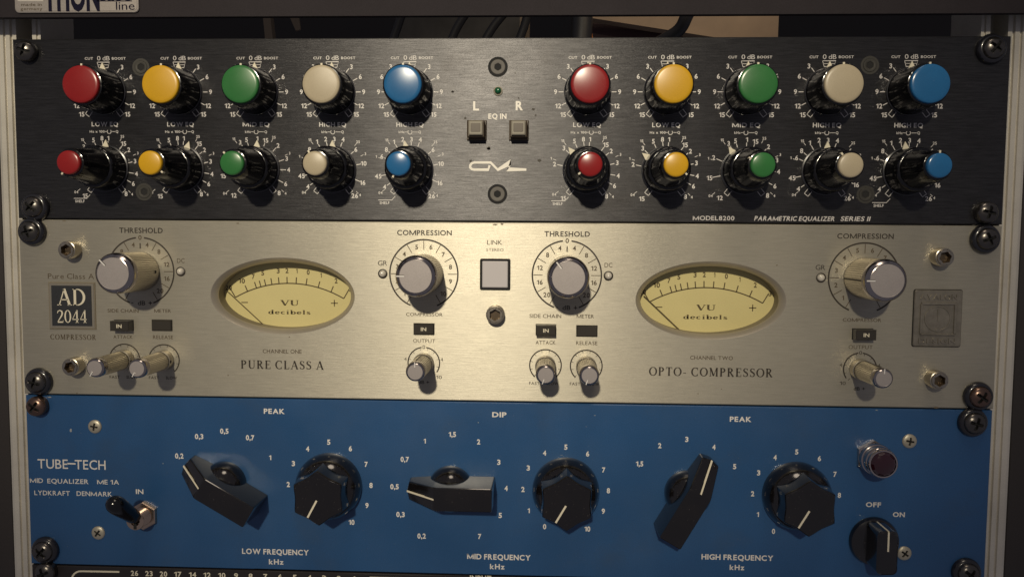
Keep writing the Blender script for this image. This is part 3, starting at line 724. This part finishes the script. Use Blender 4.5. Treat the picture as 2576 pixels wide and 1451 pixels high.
# knobs
def knurl(n, d): return lambda a, h: 1-d*(0.5-0.5*math.cos(n*a)) if h < 20.9 else 1
b = MB(); b.lathe([(9.9, .3), (9.9, .5)], 144, m=0, cap=False); b.lathe([(9.75, .5), (9.75, 20.6)], 360, lambda a, h: 1-.022*(0.5-0.5*math.cos(60*a)), cap=False)
b.lathe([(9.2, 20.4), (9.75, 20.8), (9.75, 22.0), (9.6, 22.9), (9.2, 23.6), (8.6, 24.2), (8.0, 24.6), (7.75, 24.9), (7.6, 24.95)], 64, m=2, cap=False); b.lathe([(7.6, 24.95), (7.45, 24.8), (0.01, 24.8)], 64, m=1, cap=False)
bigk = b.mesh('knob', [M['alu'], M['alu_face'], M['alu_rim']], 30)
b = MB(); b.lathe([(5.1, .3), (5.1, 4.2), (4.8, 4.4)], 48, m=0, cap=False); b.lathe([(4.75, 4.4), (4.6, 22.2)], 216, lambda a, h: 1-.04*(0.5-0.5*math.cos(36*a)), cap=False)
b.lathe([(4.4, 22.0), (4.65, 22.4), (4.65, 24.2), (4.5, 25.0), (4.1, 25.6), (3.7, 25.9), (3.55, 26.0)], 40, m=2, cap=False); b.lathe([(3.55, 26.0), (3.45, 25.9), (0.01, 25.9)], 40, m=1, cap=False)
smk = b.mesh('knob', [M['alu'], M['alu_face'], M['alu_rim']], 30)
M['idx'] = mat('index_notch_glint', (0.86, 0.83, 0.78), 0.3, 0.3)
b = MB(); b.box(-.32, .32, 5.2, 9.0, 24.6, 24.95); b.box(.33, .6, 5.2, 9.0, 24.6, 24.9, m=1); bigi = b.mesh('index_mark', [M['idx'], M['black_ink']], None)  # cut slot's glint painted bright, its shaded side painted dark
b = MB(); b.box(-.22, .22, 2.2, 4.5, 25.7, 26.1); smi = b.mesh('index_mark', M['idx'], None)
b = MB(); b.box(-.35, .35, 9.3, 9.82, .6, 20.5); bigl = b.mesh('side_line', M['black_ink'], None)
b = MB(); b.box(-.3, .3, 4.4, 4.84, .6, 22); sml = b.mesh('side_line', M['black_ink'], None)
b = MB(); b.lathe([(.75, 0), (.75, .1)], 14); grub = b.mesh('set_screw', M['cavity'], None)
ZK, ZS_, ZO = -114.6, -159.2, -158.9
big = [(-179.1, ZK, -45, 'threshold', 90), (-36.4, ZK, -90, 'compression', None), (34.1, ZK, -38, 'threshold', None), (177.3, ZK, -91, 'compression', None)]
def grub_at(k, x, z, r, h, ang):
    g = part('set_screw', grub, k, (x+r*math.sin(R_(ang)), -h, z+r*math.cos(R_(ang)))); g.rotation_euler = (0, R_(ang), 0)
    g.rotation_euler = Matrix.Rotation(R_(ang), 3, 'Y').to_euler(); g.rotation_euler = (Matrix.Rotation(R_(ang), 3, 'Y') @ Matrix.Rotation(R_(-90), 3, 'X')).to_euler()
for x, z, a, nm, g in big:
    k = part('knob', bigk, cp, (x, 0, z), label='large %s knob of turned aluminium' % nm)
    part('index_mark', bigi, k, (x, 0, z), cw(a))
    if g is None: part('side_line', bigl, k, (x, 0, z), cw(a))
    else: grub_at(k, x, z, 9.7, 4.2, g)
small = [(-188.5, ZS_, -150, 'attack', 93), (-168.2, ZS_, -150, 'release', 93), (24.1, ZS_-.2, -160, 'attack', None), (44.2, ZS_-.2, -160, 'release', None), (-36.4, ZO, -3, 'output', None), (177.0, ZO, 3, 'output', None)]
for x, z, a, nm, g in small:
    k = part('knob', smk, cp, (x, 0, z), label='small %s knob of turned aluminium' % nm)
    part('index_mark', smi, k, (x, 0, z), cw(a))
    if g: grub_at(k, x, z, 5.05, 3.4, g)
    elif nm == 'output': part('side_line', sml, k, (x, 0, z), cw(a))
for x, nm in ((-179.1, 'T'), (34.1, 'T'), (-36.4, 'C'), (177.3, 'C')):
    ink = Ink(); inkg = Ink()
    if nm == 'T':
        ink.arc(0, 0, 16.9, 7, 159, .75); ink.arc(0, 0, 16.9, -7, -159, .75)
        inkg.text('0', 0, 16.9, 2.2, 1.7, bold=.02); ink.line([(0, 11.4), (0, 14.1)], .6)
        for a in (30, 60, 90, 120, 150):
            for s_ in (-1, 1): inkg.tick(0, 0, s_*a, 11.9, 16.4, .36)
        for n_, a in (('4', 15), ('8', 44), ('12', 75), ('16', 105), ('20', 135)):
            for s_ in (-1, 1): inkg.text(n_, s_*13.7*math.sin(R_(a)), 13.7*math.cos(R_(a)), 2.15, bold=.025)
        ink.text('dB', 0, -15.9, 2.1, 3.9, bold=.015); ink.line([(-5.2, -15.9), (-4.2, -15.9)], .4); ink.line([(3.6, -15.9), (5.4, -15.9)], .4); ink.line([(4.5, -15), (4.5, -16.8)], .4)
    else:
        ink.arc(0, 0, 16.9, -157, 157, .75)
        for a in range(-150, 151, 30): inkg.tick(0, 0, a, 11.9, 16.4, .36)
        for n_ in range(1, 11): a = -135+30*(n_-1); inkg.text(str(n_), 13.7*math.sin(R_(a)), 13.7*math.cos(R_(a)), 2.15, bold=.025)
    ink.obj('dial_ring', cp, M['black_ink'], rel=True, loc=(x, 0, ZK)); inkg.obj('dial_scale', cp, M['grey_ink'], rel=True, loc=(x, 0, ZK))
for x, nm in ((-188.5, 'a'), (-168.2, 'a'), (24.1, 'a'), (44.2, 'a'), (-36.4, 'o'), (177.0, 'p')):
    ink = Ink(); z = ZS_ if nm == 'a' else ZO; rr = 7.9 if nm != 'a' else 7.8
    g = 8 if nm != 'a' else 0
    for s_ in (-1, 1): ink.arc(0, 0, rr, s_*g, s_*(138 if nm == 'a' else 125), .6)
    for a in range(-135, 136, 30):
        ink.tick(0, 0, a, rr-1.3, rr, .22)
    if nm != 'a':
        ink.text('0', 0, rr+.1, 1.8, 1.4); ink.text('4', -9.2, 1.9, 1.7, 1.2); ink.text('4', 9.0, 1.9, 1.7, 1.2)
        ink.text('10', (7.6 if nm == 'o' else -8.1), -7.0, 1.7, 2.9); ink.text('dB +', 0, -9.6, 1.6, 5.4, bold=.01)
    else: ink.text('FAST', -5.4, -9.0, 1.4, 5.2, bold=.01); ink.text('SLOW', 3.6, -9.0, 1.4, 5.8, bold=.01)
    ink.obj('dial_scale', cp, M['black_ink'], rel=True, loc=(x, 0, z))
for tx, k_, x, y, w_, h_, mt2, bd in (
    ('THRESHOLD', 'B1', 1023, 130, 315, 36, 'black_ink', .022), ('THRESHOLD', 'B3', 400, 156, 330, 36, 'black_ink', .022),
    ('COMPRESSION', 'B2', 1222, 147, 397, 36, 'black_ink', .018), ('COMPRESSION', 'B4', 707, 172, 410, 36, 'black_ink', .018),
    ('DC', 'B1', 1312, 349, 55, 32, 'grey_ink', 0), ('DC', 'B3', 700, 381, 58, 32, 'grey_ink', 0), ('GR', 'B2', 918, 367, 68, 36, 'black_ink', 0), ('GR', 'B4', 380, 398, 70, 36, 'black_ink', 0),
    ('LINK', 'B2', 1731, 217, 110, 32, 'grey_ink', .0), ('STEREO', 'B2', 1733, 271, 125, 20, 'grey_ink', .0),
    ('COMPRESSOR', 'B2', 1221, 739, 265, 24, 'grey_ink', .01), ('COMPRESSOR', 'B4', 682, 779, 280, 24, 'grey_ink', .01),
    ('OUTPUT', 'B2', 1220, 930, 160, 27, 'grey_ink', .0), ('OUTPUT', 'B4', 672, 975, 175, 27, 'grey_ink', .0),
    ('SIDE CHAIN', 'B1', 893, 712, 225, 24, 'grey_ink', .01), ('METER', 'B1', 1180, 713, 122, 24, 'grey_ink', .01),
    ('SIDE CHAIN', 'B3', 242, 750, 230, 26, 'grey_ink', .01), ('METER', 'B3', 532, 752, 126, 26, 'grey_ink', .01),
    ('ATTACK', 'B1', 893, 901, 140, 24, 'grey_ink', .01), ('RELEASE', 'B1', 1183, 903, 146, 26, 'grey_ink', .01),
    ('ATTACK', 'B3', 244, 942, 145, 26, 'grey_ink', .01), ('RELEASE', 'B3', 542, 946, 155, 26, 'grey_ink', .01),
    ('CHANNEL ONE', 'B2', 190, 1006, 282, 27, 'grey_ink', .01), ('CHANNEL TWO', 'B3', 1447, 1053, 310, 27, 'grey_ink', .01)):
    ink = Ink(); ink.ctext(tx, k_, x, y, w_, h_, bold=bd); ink.obj('lettering', cp, M[mt2])
for tx, x, y, w_, h_, mt2, kk in (('PURE CLASS A', 710.5, 917.5, 208, 21, 'black_ink', {}), ('OPTO- COMPRESSOR', 1788, 935.5, 311, 21.5, 'black_ink', {}), ('COMPRESSOR', 184, 847.5, 115, 13, 'grey_ink', {})):
    ink = Ink(); ink.ctext(tx, 'V', x, y, w_, h_, serif=True, gap=.35, sw=1.2); ink.obj('lettering', cp, M[mt2])
ink = Ink(); ink.ctext('Pure Class A', 'B1', 515, 462, 335, 38, bold=0); ink.obj('lettering', cp, M['grey_ink'])
# maker's plate AD 2044
p0 = cr('B1', 352, 503); p1 = cr('B1', 700, 848); cxp, czp = (p0.x+p1.x)/2, (p0.z+p1.z)/2; hw, hh = (p1.x-p0.x)/2, (p0.z-p1.z)/2
b = MB(); b.box(-hw, hw, -hh, hh, 0.02, .45, m=0, ch=.2); b.box(-hw+.55, hw-.55, -hh+.55, hh-.55, .4, .62, m=1, ch=.15); b.box(-hw+1.7, hw-1.7, -hh+1.7, hh-1.7, .6, .66, m=2)
pt = part('name_plate', b.mesh('name_plate', [M['meter_wall'], M['alu'], M['plate_black']], None), cp, (cxp, 0, czp), label='black plate framed in silver')
for tx, x, y, w_, h_ in (('AD', 522, 612, 205, 120), ('2044', 528, 752, 212, 92)):
    ink = Ink(); ink.ctext(tx, 'B1', x, y, w_, h_, serif=True, gap=.1); ink.obj('lettering', pt, M['cream_ink'], h=.72)
# embossed badge at the right
p0 = cr('B4', 1062, 560); p1 = cr('B4', 1390, 972); cxp, czp = (p0.x+p1.x)/2-.1, (p0.z+p1.z)/2; hw, hh = (p1.x-p0.x)/2, (p0.z-p1.z)/2
b = MB(); b.prism(rrect(-hw-.35, hw+.35, -hh-.35, hh+.35, 1.2), .01, .12, m=1); b.prism(rrect(-hw, hw, -hh, hh, 1.0), .1, 1.0, ch=.35)
for (x0, x1, z0, z1) in ((-hw*.72, hw*.72, hh*.48, hh*.57), (-hw*.72, hw*.72, -hh*.60, -hh*.54), (-hw*.76, -hw*.66, -hh*.54, hh*.5), (hw*.66, hw*.76, -hh*.54, hh*.5)): b.box(x0, x1, z0, z1, .9, 1.7, ch=.2)
ringlathe(b, [(hw*.58, hw*.58, .95), (hw*.56, hw*.56, 1.25), (hw*.50, hw*.50, 1.25), (hw*.48, hw*.48, .95)], 36)
b.box(-.3, .3, -hw*.1, hw*.38, .95, 1.3, ch=.1); b.lathe([(1.2, .95), (1.0, 1.25), (.1, 1.3)], 16, cz=-hw*.5)
bd = part('maker_badge', b.mesh('maker_badge', [M['pewter'], M['cavity']], 30), cp, (cxp, 0, czp), label='embossed pewter badge')
def raised(tx, w_, h_, cz_, name):
    ink = Ink(); ink.text(tx, 0, cz_, h_, w_, bold=.02)
    n = len(ink.v); vs = [(x, -1.4, z) for x, z in ink.v]+[(x, -.95, z) for x, z in ink.v]; fs = [f for f in ink.f]
    ed = {}
    for f in ink.f:
        for i in range(len(f)):
            e = (f[i], f[(i+1) % len(f)]); ed[e] = 1
    for (a, c) in ed:
        if (c, a) not in ed: fs.append((a, c, c+n, a+n))
    part(name, mesh(name, vs, fs, M['pewter']), bd, (cxp, 0, czp))
raised('AVALON', hw*1.55, 2.3, hh*.76, 'raised_lettering'); raised('DESIGN', hw*1.55, 2.3, -hh*.80, 'raised_lettering')
b = MB()
for k_, x, y, rx, rz in (('B2', 242, 902, .4, .3), ('B3', 1350, 1312, .4, .3), ('B3', 1520, 1278, .35, .25), ('B1', 1725, 78, 1.1, .4), ('B1', 558, 1308, .45, .3), ('B1', 1655, 1180, .35, .5), ('B1', 465, 62, 1.2, .3), ('B2', 1735, 88, 1.4, .4), ('B2', 1785, 84, .9, .45), ('B4', 65, 382, .5, .4), ('B4', 1218, 1412, 1.3, .5), ('B4', 1490, 258, 1.1, .4), ('B4', 1478, 170, .5, 1.0), ('B1', 640, 300, .3, .3)):
    p = cr(k_, x, y); n = 9; b.add([(p.x+rx*(.6+.5*random.random())*math.sin(6.283*j/n), -.04, p.z-E2+rz*(.6+.5*random.random())*math.cos(6.283*j/n)) for j in range(n)], [list(range(n))])
M['scuff'] = mat('brown_scuffs', (0.16, 0.125, 0.08), 0.6)
tag(part('wear_marks', b.mesh('wear_marks', M['scuff'], None), cp, (0, 0, E2)), kind='stuff')
# buttons
def push(x, y, k_, w_, h_, hgt, txt=None):
    p = cr(k_, x, y); b = MB(); b.box(-w_/2-.25, w_/2+.25, -h_/2-.25, h_/2+.25, .01, .1, m=1); b.box(-w_/2, w_/2, -h_/2, h_/2, .1, hgt, m=0, ch=.35)
    o = part('push_button', b.mesh('push_button', [M['dark_button'], M['cavity']], None), cp, (p.x, 0, p.z))
    if txt:
        ink = Ink(); ink.text(txt, 0, 0, 1.7, 2.7, bold=.02); ink.obj('lettering', o, M['cream_ink'], h=hgt+.05, rel=True, loc=(p.x, 0, p.z))
push(900, 816, 'B1', 9.6, 5.0, 4.6, 'IN'); push(1177, 817, 'B1', 10.0, 5.2, 1.2); push(1219, 843, 'B2', 10.0, 5.2, 1.6, 'IN')
push(246, 848, 'B3', 9.6, 5.0, 4.6, 'IN'); push(543, 858, 'B3', 10.0, 5.2, 1.2); push(685, 880, 'B4', 9.6, 5.0, 4.6, 'IN')
p = cr('B2', 1735, 448)
b = MB(); b.prism(rrect(-7.5, 7.5, -7.7, 7.7, .8), .01, .5, m=1); b.prism(rrect(-6.3, 6.3, -6.5, 6.5, .5), .4, 1.6, m=0, ch=.4)
part('link_button', b.mesh('link_button', [M['white_button'], M['cavity']], None), cp, (p.x, 0, p.z), label='square white link button in a black frame')
# indicator lamps
b = MB(); b.lathe([(2.35, .02), (2.35, .4), (1.95, .5), (1.8, .2)], 32, m=1, cap=False); b.lathe([(1.8, .1), (1.7, .9), (1.3, 1.6), (.7, 2.0), (.1, 2.1)], 28)
led = b.mesh('indicator_lamp', [M['clear_led'], M['black_ink']], 50)
for k_, x, y in (('B1', 1312, 427), ('B2', 920, 443), ('B3', 699, 458), ('B4', 383, 472)):
    p = cr(k_, x, y); part('indicator_lamp', led, cp, (p.x, 0, p.z))
M['hex_pit'] = mat('socket_pit', (0.16, 0.12, 0.08), 0.35, 0.8, dirt=0.8, dcol=(0.02, 0.015, 0.01))  # dirty steel with the socket's shade put into its colour
def sockcap(rotdeg):
    b = MB()
    def fn(x, z):
        ca, sa = math.cos(R_(rotdeg)), math.sin(R_(rotdeg))
        return 3.2 if hex_r(x*ca-z*sa, x*sa+z*ca) < 2.4 else 6.0-(.0 if math.hypot(x, z) < 3.6 else .5)
    b.field(4.05, fn, 18, 60); b.lathe([(4.5, 0.02), (4.5, 5.0), (4.3, 5.4), (4.05, 5.5)], 48, lambda a, h: 1-(.012*(1-math.cos(30*a)) if .1 < h < 5.1 else 0), cap=False)
    me = b.mesh('socket_screw', [M['steel'], M['hex_pit']], 35); ca, sa = math.cos(R_(rotdeg)), math.sin(R_(rotdeg))
    for p_ in me.polygons:
        c = p_.center/MM
        if hex_r(c.x*ca-c.z*sa, c.x*sa+c.z*ca) < 2.45: p_.material_index = 1
    return me
sc = [sockcap(0), sockcap(20)]
for i, (k_, x, y) in enumerate((('B1', 478, 272), ('B1', 505, 1122), ('B2', 1733, 743), ('B4', 1288, 326), ('B4', 1247, 1220))):
    p = cr(k_, x, y, -6); part('socket_screw', sc[i % 2], cp, (p.x, 0, p.z))

# ================================================================== UNIT 3: blue valve equalizer
E3 = -266.3
tt = thing('mid_equalizer', 'blue rack equalizer with black pointer knobs, round knobs and a toggle switch', 'equalizer', (0, 0, E3))
part('front_panel', panel_mesh(-240.8, 241.0, -266.3, -178.2, 3, M['blue'], E3), tt, (0, 0, E3))
chassis(tt, -266, -179, E3)
def pointer_knob():
    bm = bmesh.new()
    pl_ = [(-21.4, 0, 5.6), (-20.3, 5.0, 5.9), (-6.0, 6.2, 18), (22.3, 6.2, 18), (22.3, -6.2, 18), (-6.0, -6.2, 18), (-20.3, -5.0, 5.9)]
    base = [bm.verts.new((u, -.3, v)) for u, v, h in pl_]
    top = [bm.verts.new((u*(.985), -h, v*.93)) for u, v, h in pl_]
    n = 7
    for k in range(n): bm.faces.new((base[k], base[(k+1) % n], top[(k+1) % n], top[k]))
    bm.faces.new((top[2], top[3], top[4], top[5])); bm.faces.new((top[0], top[1], top[2], top[5], top[6]))
    bmesh.ops.recalc_face_normals(bm, faces=bm.faces)
    bmesh.ops.bevel(bm, geom=[e for e in bm.edges if all(v.co.y < -.3-1e-6 or True for v in e.verts) and len(e.link_faces) == 2], offset=.85, segments=3, affect='EDGES', profile=.6)
    for v in bm.verts: v.co *= MM
    me = bpy.data.meshes.new('knob'); bm.to_mesh(me); bm.free(); me.materials.append(M['bakelite']); me.shade_smooth(); me.set_sharp_from_angle(angle=R_(30)); return me
pk = pointer_knob()
b = MB(); b.lathe([(11.4, .2), (11.4, 1.8)]+[(11.4*math.cos(R_(a)), 1.8+10.0*math.sin(R_(a))) for a in range(8, 90, 8)], 48); dome = b.mesh('hub_dome', M['bakelite'], 50)
mb = MB(); mb.add([(-21.0, -6.35, .42), (-6.0, -18.12, .42), (-6.0, -18.12, -.42), (-21.0, -6.35, -.42)], [(0, 1, 2, 3)]); mb.add([(-21.0, -6.0, .42), (-6.0, -17.5, .42), (-6.0, -17.5, -.42), (-21.0, -6.0, -.42)], [(3, 2, 1, 0)])
ptl = mb.mesh('pointer_line', M['cream_ink'], None)
ZT = -221.8
for x, a, nm in ((-138.2, -60, 'low'), (-22.9, -90, 'mid'), (94.9, 30, 'high')):
    k = part('knob', pk, tt, (x, 0, ZT), cw(a+90), label='black bar pointer knob for %s frequency' % nm)
    for nme, me in (('hub_dome', dome), ('pointer_line', ptl)):
        o = part(nme, me, k, (x, 0, ZT))
def star(a, h):
    if h < 3.2: return 1
    return 1-.17*abs(math.cos(3*(a)))**1.1
b = MB(); b.lathe([(16.7, .2), (16.7, 2.6), (16.3, 4.4), (15.3, 7.2), (14.0, 9.4), (12.0, 11.0)], 72, cap=False)
# ridges 30 deg off the pointer
b.lathe([(14.6, 3.3), (14.4, 6), (13.5, 19.0), (13.2, 19.9), (12.6, 20.4)], 144, lambda a, h: 1-(.16*abs(math.cos(3*(a)))**1.0))
rk = b.mesh('knob', M['bakelite'], 35)
b = MB(); b.box(-.45, .45, .9, 11.6, 20.2, 20.5); rl = b.mesh('pointer_line', M['cream_ink'], None)
b = MB(); b.box(-.45, .45, .9, 10.4, 20.2, 20.5); rl = b.mesh('pointer_line', M['cream_ink'], None)
for x, a, nm in ((-84.4, -152, 'left'), (34.8, -150, 'middle'), (148.2, -150, 'right')):
    k = part('knob', rk, tt, (x, 0, ZT), cw(a), label='round fluted black level knob, %s one' % nm); part('pointer_line', rl, k, (x, 0, ZT))
XP, ZP = 186.5, -243.9
b = MB(); b.lathe([(12.0, .2), (12.0, 1.2), (11.4, 2.4), (8.5, 3.6), (4, 4.0)], 60)
grip = rrect(-4.9, 4.9, -10.6, 10.6, 2.6, 5)
b.prism(grip, 2.0, 16.0, ch=.8)
k = part('knob', b.mesh('knob', M['bakelite'], 38), tt, (XP, 0, ZP), label='small power knob with narrow grip and bent cream line')
mb = MB(); mb.box(-.4, .4, 1.0, 10.2, 15.9, 16.1); mb.box(-.4, .4, 10.3, 10.75, 3.2, 15.4); mb.add([(-.4, -16.1, 10.2), (.4, -16.1, 10.2), (.4, -15.4, 10.75), (-.4, -15.4, 10.75)], [(0, 3, 2, 1), (0, 1, 2, 3)])
part('pointer_line', mb.mesh('pointer_line', M['cream_ink'], None), k, (XP, 0, ZP))
# lettering
def nums(lst, k_, h_, bd=.035):
    ink = Ink()
    for s_, x, y in lst:
        wd = sum({',': 9, '1': 17}.get(c, 25) for c in s_)+3*(len(s_)-1); ink.ctext(s_, k_, x, y, wd, h_, bold=bd, gap=.06)
    ink.obj('dial_numbers', tt, M['white_ink'])
nums([('0,2', 1375, 522), ('0,3', 1527, 373), ('0,5', 1720, 332), ('0,7', 1918, 382), ('1', 2072, 535)], 'C1', 36)
nums([('2', 248, 740), ('3', 287, 580), ('4', 396, 468), ('5', 558, 416), ('6', 724, 466), ('7', 845, 586), ('8', 882, 747), ('9', 851, 901), ('10', 733, 1030)], 'C2', 36)
nums([('0,2', 1270, 1135), ('0,3', 1108, 970), ('0,5', 1062, 757), ('0,7', 1141, 548), ('1', 1294, 408), ('1,5', 1505, 357), ('2', 1707, 414), ('3', 1862, 570), ('4', 1918, 770), ('5', 1873, 977), ('7', 1715, 1138)], 'C2', 36)
nums([('0', 250, 1063), ('1', 128, 941), ('2', 84, 778), ('3', 125, 614), ('4', 250, 500), ('5', 413, 454), ('6', 580, 506), ('7', 703, 629), ('8', 739, 788), ('9', 700, 945), ('10', 578, 1081)], 'C3', 36)
nums([('1,5', 978, 582), ('2', 1133, 443), ('3', 1340, 395), ('4', 1548, 455), ('5', 1707, 603)], 'C3', 36)
nums([('0', 42, 1099), ('1', -78, 970), ('2', -118, 811), ('3', -72, 651), ('4', 54, 534), ('5', 220, 491), ('6', 394, 542), ('7', 514, 662), ('8', 547, 823)], 'C4', 36)
for tx, k_, x, y, w_, h_, bd in (('PEAK', 'C2', 140, 180, 160, 36, .03), ('DIP', 'C2', 1866, 206, 110, 36, .03), ('PEAK', 'C3', 1753, 241, 166, 36, .03),
    ('MID', 'C1', 280, 710, 100, 34, .01), ('EQUALIZER', 'C1', 521, 716, 315, 34, .01), ('ME 1A', 'C1', 829, 722, 168, 34, .01), ('LYDKRAFT', 'C1', 400, 806, 272, 34, .01), ('DENMARK', 'C1', 724, 812, 272, 34, .01),
    ('IN', 'C1', 1071, 795, 58, 34, .02), ('OFF', 'C4', 808, 895, 116, 34, .03), ('ON', 'C4', 1003, 971, 92, 34, .03)):
    ink = Ink(); ink.ctext(tx, k_, x, y, w_, h_, bold=bd); ink.obj('lettering', tt, M['white_ink'])
ink = Ink(); ink.ctext('TUBE', 'C1', 405, 583, 232, 70, bold=.005); ink.ctext('TECH', 'C1', 692, 590, 236, 70, bold=.005)
a_, b_ = cr('C1', 515, 580), cr('C1', 580, 582); ink.line([(a_.x, a_.z), (b_.x, b_.z)], .75); ink.obj('lettering', tt, M['white_ink'])
for tx, x, y, w_ in (('LOW FREQUENCY', 693, 1387, 168), ('MID FREQUENCY', 1255, 1400, 160), ('HIGH FREQUENCY', 1855, 1401, 181)):
    ink = Ink(); ink.ctext(tx, 'V', x, y, w_, 12.5, bold=.03); ink.obj('lettering', tt, M['white_ink'])
for x, y in ((695, 1412), (1251, 1424), (1854, 1426)):
    ink = Ink(); ink.ctext('kHz', 'V', x, y, 37, 12, bold=.03); ink.obj('lettering', tt, M['white_ink'])
pan = [screw_head(3.5, 1.0, .2, .42, 1.9, 1.0, M['pan_steel'], 'panel_screw', rotdeg=r) for r in (10, 35)]
for i, (x, y, k_) in enumerate(((722, 300, 'C1'), (748, 1115, 'C1'), (1090, 412, 'C4'), (1050, 1272, 'C4'))):
    p = cr(k_, x, y, -.8); part('panel_screw', pan[i % 2], tt, (p.x, 0, p.z))
# chips in the paint, plus the lower edge's highlight painted as pale strips
b = MB()
for k_, x, y, rx, rz in (('C1', 543, 325, .75, .95), ('C1', 380, 72, 1.2, .35), ('C1', 1250, 580, .5, .2), ('C3', 635, 212, .6, .15), ('C3', 570, 298, .5, .1), ('C2', 1705, 266, .35, .3), ('C1', 380, 842, .3, .25), ('C4', 832, 172, .7, .25), ('C3', 380, 517, .8, .12)):
    p = cr(k_, x, y); n = 9; b.add([(p.x+rx*(.6+.5*random.random())*math.sin(6.283*j/n), -.05, p.z-E3+rz*(.6+.5*random.random())*math.cos(6.283*j/n)) for j in range(n)], [list(range(n))])
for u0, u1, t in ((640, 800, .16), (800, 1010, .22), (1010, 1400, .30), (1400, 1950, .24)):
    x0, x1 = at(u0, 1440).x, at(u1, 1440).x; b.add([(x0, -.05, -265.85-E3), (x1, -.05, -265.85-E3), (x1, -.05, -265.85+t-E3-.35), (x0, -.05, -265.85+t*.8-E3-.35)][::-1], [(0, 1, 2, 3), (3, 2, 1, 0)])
M['chip_glint'] = mat('chips_edge_glint', (0.30, 0.32, 0.34), 0.5)
tag(part('chips_edge_glint', b.mesh('chips_edge_glint', M['chip_glint'], None), tt, (0, 0, E3)), kind='stuff')
# jewel lamp
XJ, ZJ = 184.5, -202.1
b = MB(); b.lathe([(8.0, .02), (8.0, 2.2), (7.2, 3.0)], 6, lambda a, h: 1.08, cap=False); b.lathe([(7.4, 2.0), (7.8, 4.6), (7.5, 5.4), (7.0, 5.6), (7.3, 6.2), (7.3, 9.0), (7.1, 9.6), (6.7, 9.9), (7.0, 10.4), (7.0, 11.8), (6.6, 12.3), (6.0, 12.3), (5.9, 11.6)], 56, cap=False)
j = part('jewel_lamp', b.mesh('jewel_lamp', M['chrome'], 40), tt, (XJ, 0, ZJ), label='chrome pilot lamp with dark red jewel')
b = MB(); b.lathe([(5.95, 11.4), (5.9, 12.2), (4.9, 13.3), (3.0, 14.1), (1.2, 14.4), (0.01, 14.4)], 12, cap=False); part('jewel', b.mesh('jewel', M['jewel'], 20), j, (XJ, 0, ZJ))
# toggle switch
XT, ZTg = -180.1, -239.1
b = MB(); b.lathe([(7.3, .02), (7.3, 1.9), (6.8, 2.3)], 6, cap=False, m=0); b.lathe([(6.8, 2.3), (4.6, 2.3)], 6, cap=False)
th = [(4.7, 2.2)]
for k in range(8): th += [(4.7, 2.5+k*.8), (4.35, 2.9+k*.8)]
th += [(4.6, 9.0), (4.4, 9.3), (2.4, 9.3), (2.2, 8.4)]
b.lathe(th, 40); tg = part('toggle_switch', b.mesh('toggle_switch', M['copper'], 30), tt, (XT, 0, ZTg), label='toggle switch with black lever and coppery bushing')
b = MB(); b.lathe([(2.6, 0), (2.8, 1.5), (3.5, 3.5), (3.7, 9), (4.2, 14), (4.4, 18), (4.1, 20.4), (3.2, 22.2), (1.6, 23.2), (.1, 23.5)], 32)
lv = part('lever', b.mesh('lever', M['knob_black'], 50), tg, (XT, -7.0, ZTg+.3))
dv = Vector((-.20, -1, .88)).normalized(); lv.rotation_mode = 'QUATERNION'; lv.rotation_quaternion = Vector((0, -1, 0)).rotation_difference(dv)
b = MB(); b.box(-.75, .75, -4.0, -1.2, 9.25, 9.42); part('keyway', b.mesh('keyway', M['cavity'], None), tg, (XT, 0, ZTg))

# ================================================================== UNIT 4: only its top edge shows
E4 = -355
bu = thing('channel_strip', 'black-brown rack unit showing only its top edge of numbers at the bottom', 'audio unit', (0, 0, E4))
part('front_panel', panel_mesh(-240.5, 241.0, -355, -267.0, 3, M['dark_panel'], E4), bu, (0, 0, E4))
chassis(bu, -355, -268, E4)
ink = Ink()
for s_, x, y in (('26', 670, 140), ('23', 785, 143), ('20', 900, 146), ('17', 1013, 148), ('14', 1130, 152), ('12', 1245, 155), ('10', 1362, 157), ('9', 1475, 160), ('8', 1590, 163), ('7', 1707, 166), ('6', 1823, 169), ('5', 1940, 172), ('4', 2057, 175), ('3', 2172, 178), ('2', 2290, 181), ('1', 2410, 184)):
    ink.ctext(s_, 'D', x, y, 58 if len(s_) > 1 else (32 if s_ != '1' else 20), 38, bold=.025)
ink.obj('scale_numbers', bu, M['cream_ink'])
ink = Ink(); p0 = cr('D', 550, 129); p1 = cr('D', 245, 124); pts = [(p0.x, p0.z), (p1.x, p1.z)]
for k in range(1, 7): a = R_(15*k); pts.append((p1.x-5*math.sin(a), p1.z-5+5*math.cos(a)))
pts.append((p1.x-5, p1.z-30)); ink.line(pts, .9); ink.obj('frame_line', bu, M['cream_ink'])
ink = Ink(); ink.ctext('INPUT', 'V', 1209, 1453, 54, 12, bold=.03); p0 = at(930, 1451); p1 = at(1160, 1456); ink.line([(p0.x, p0.z), (p1.x, p0.z)], .7); ink.obj('lettering', bu, M['cream_ink'])
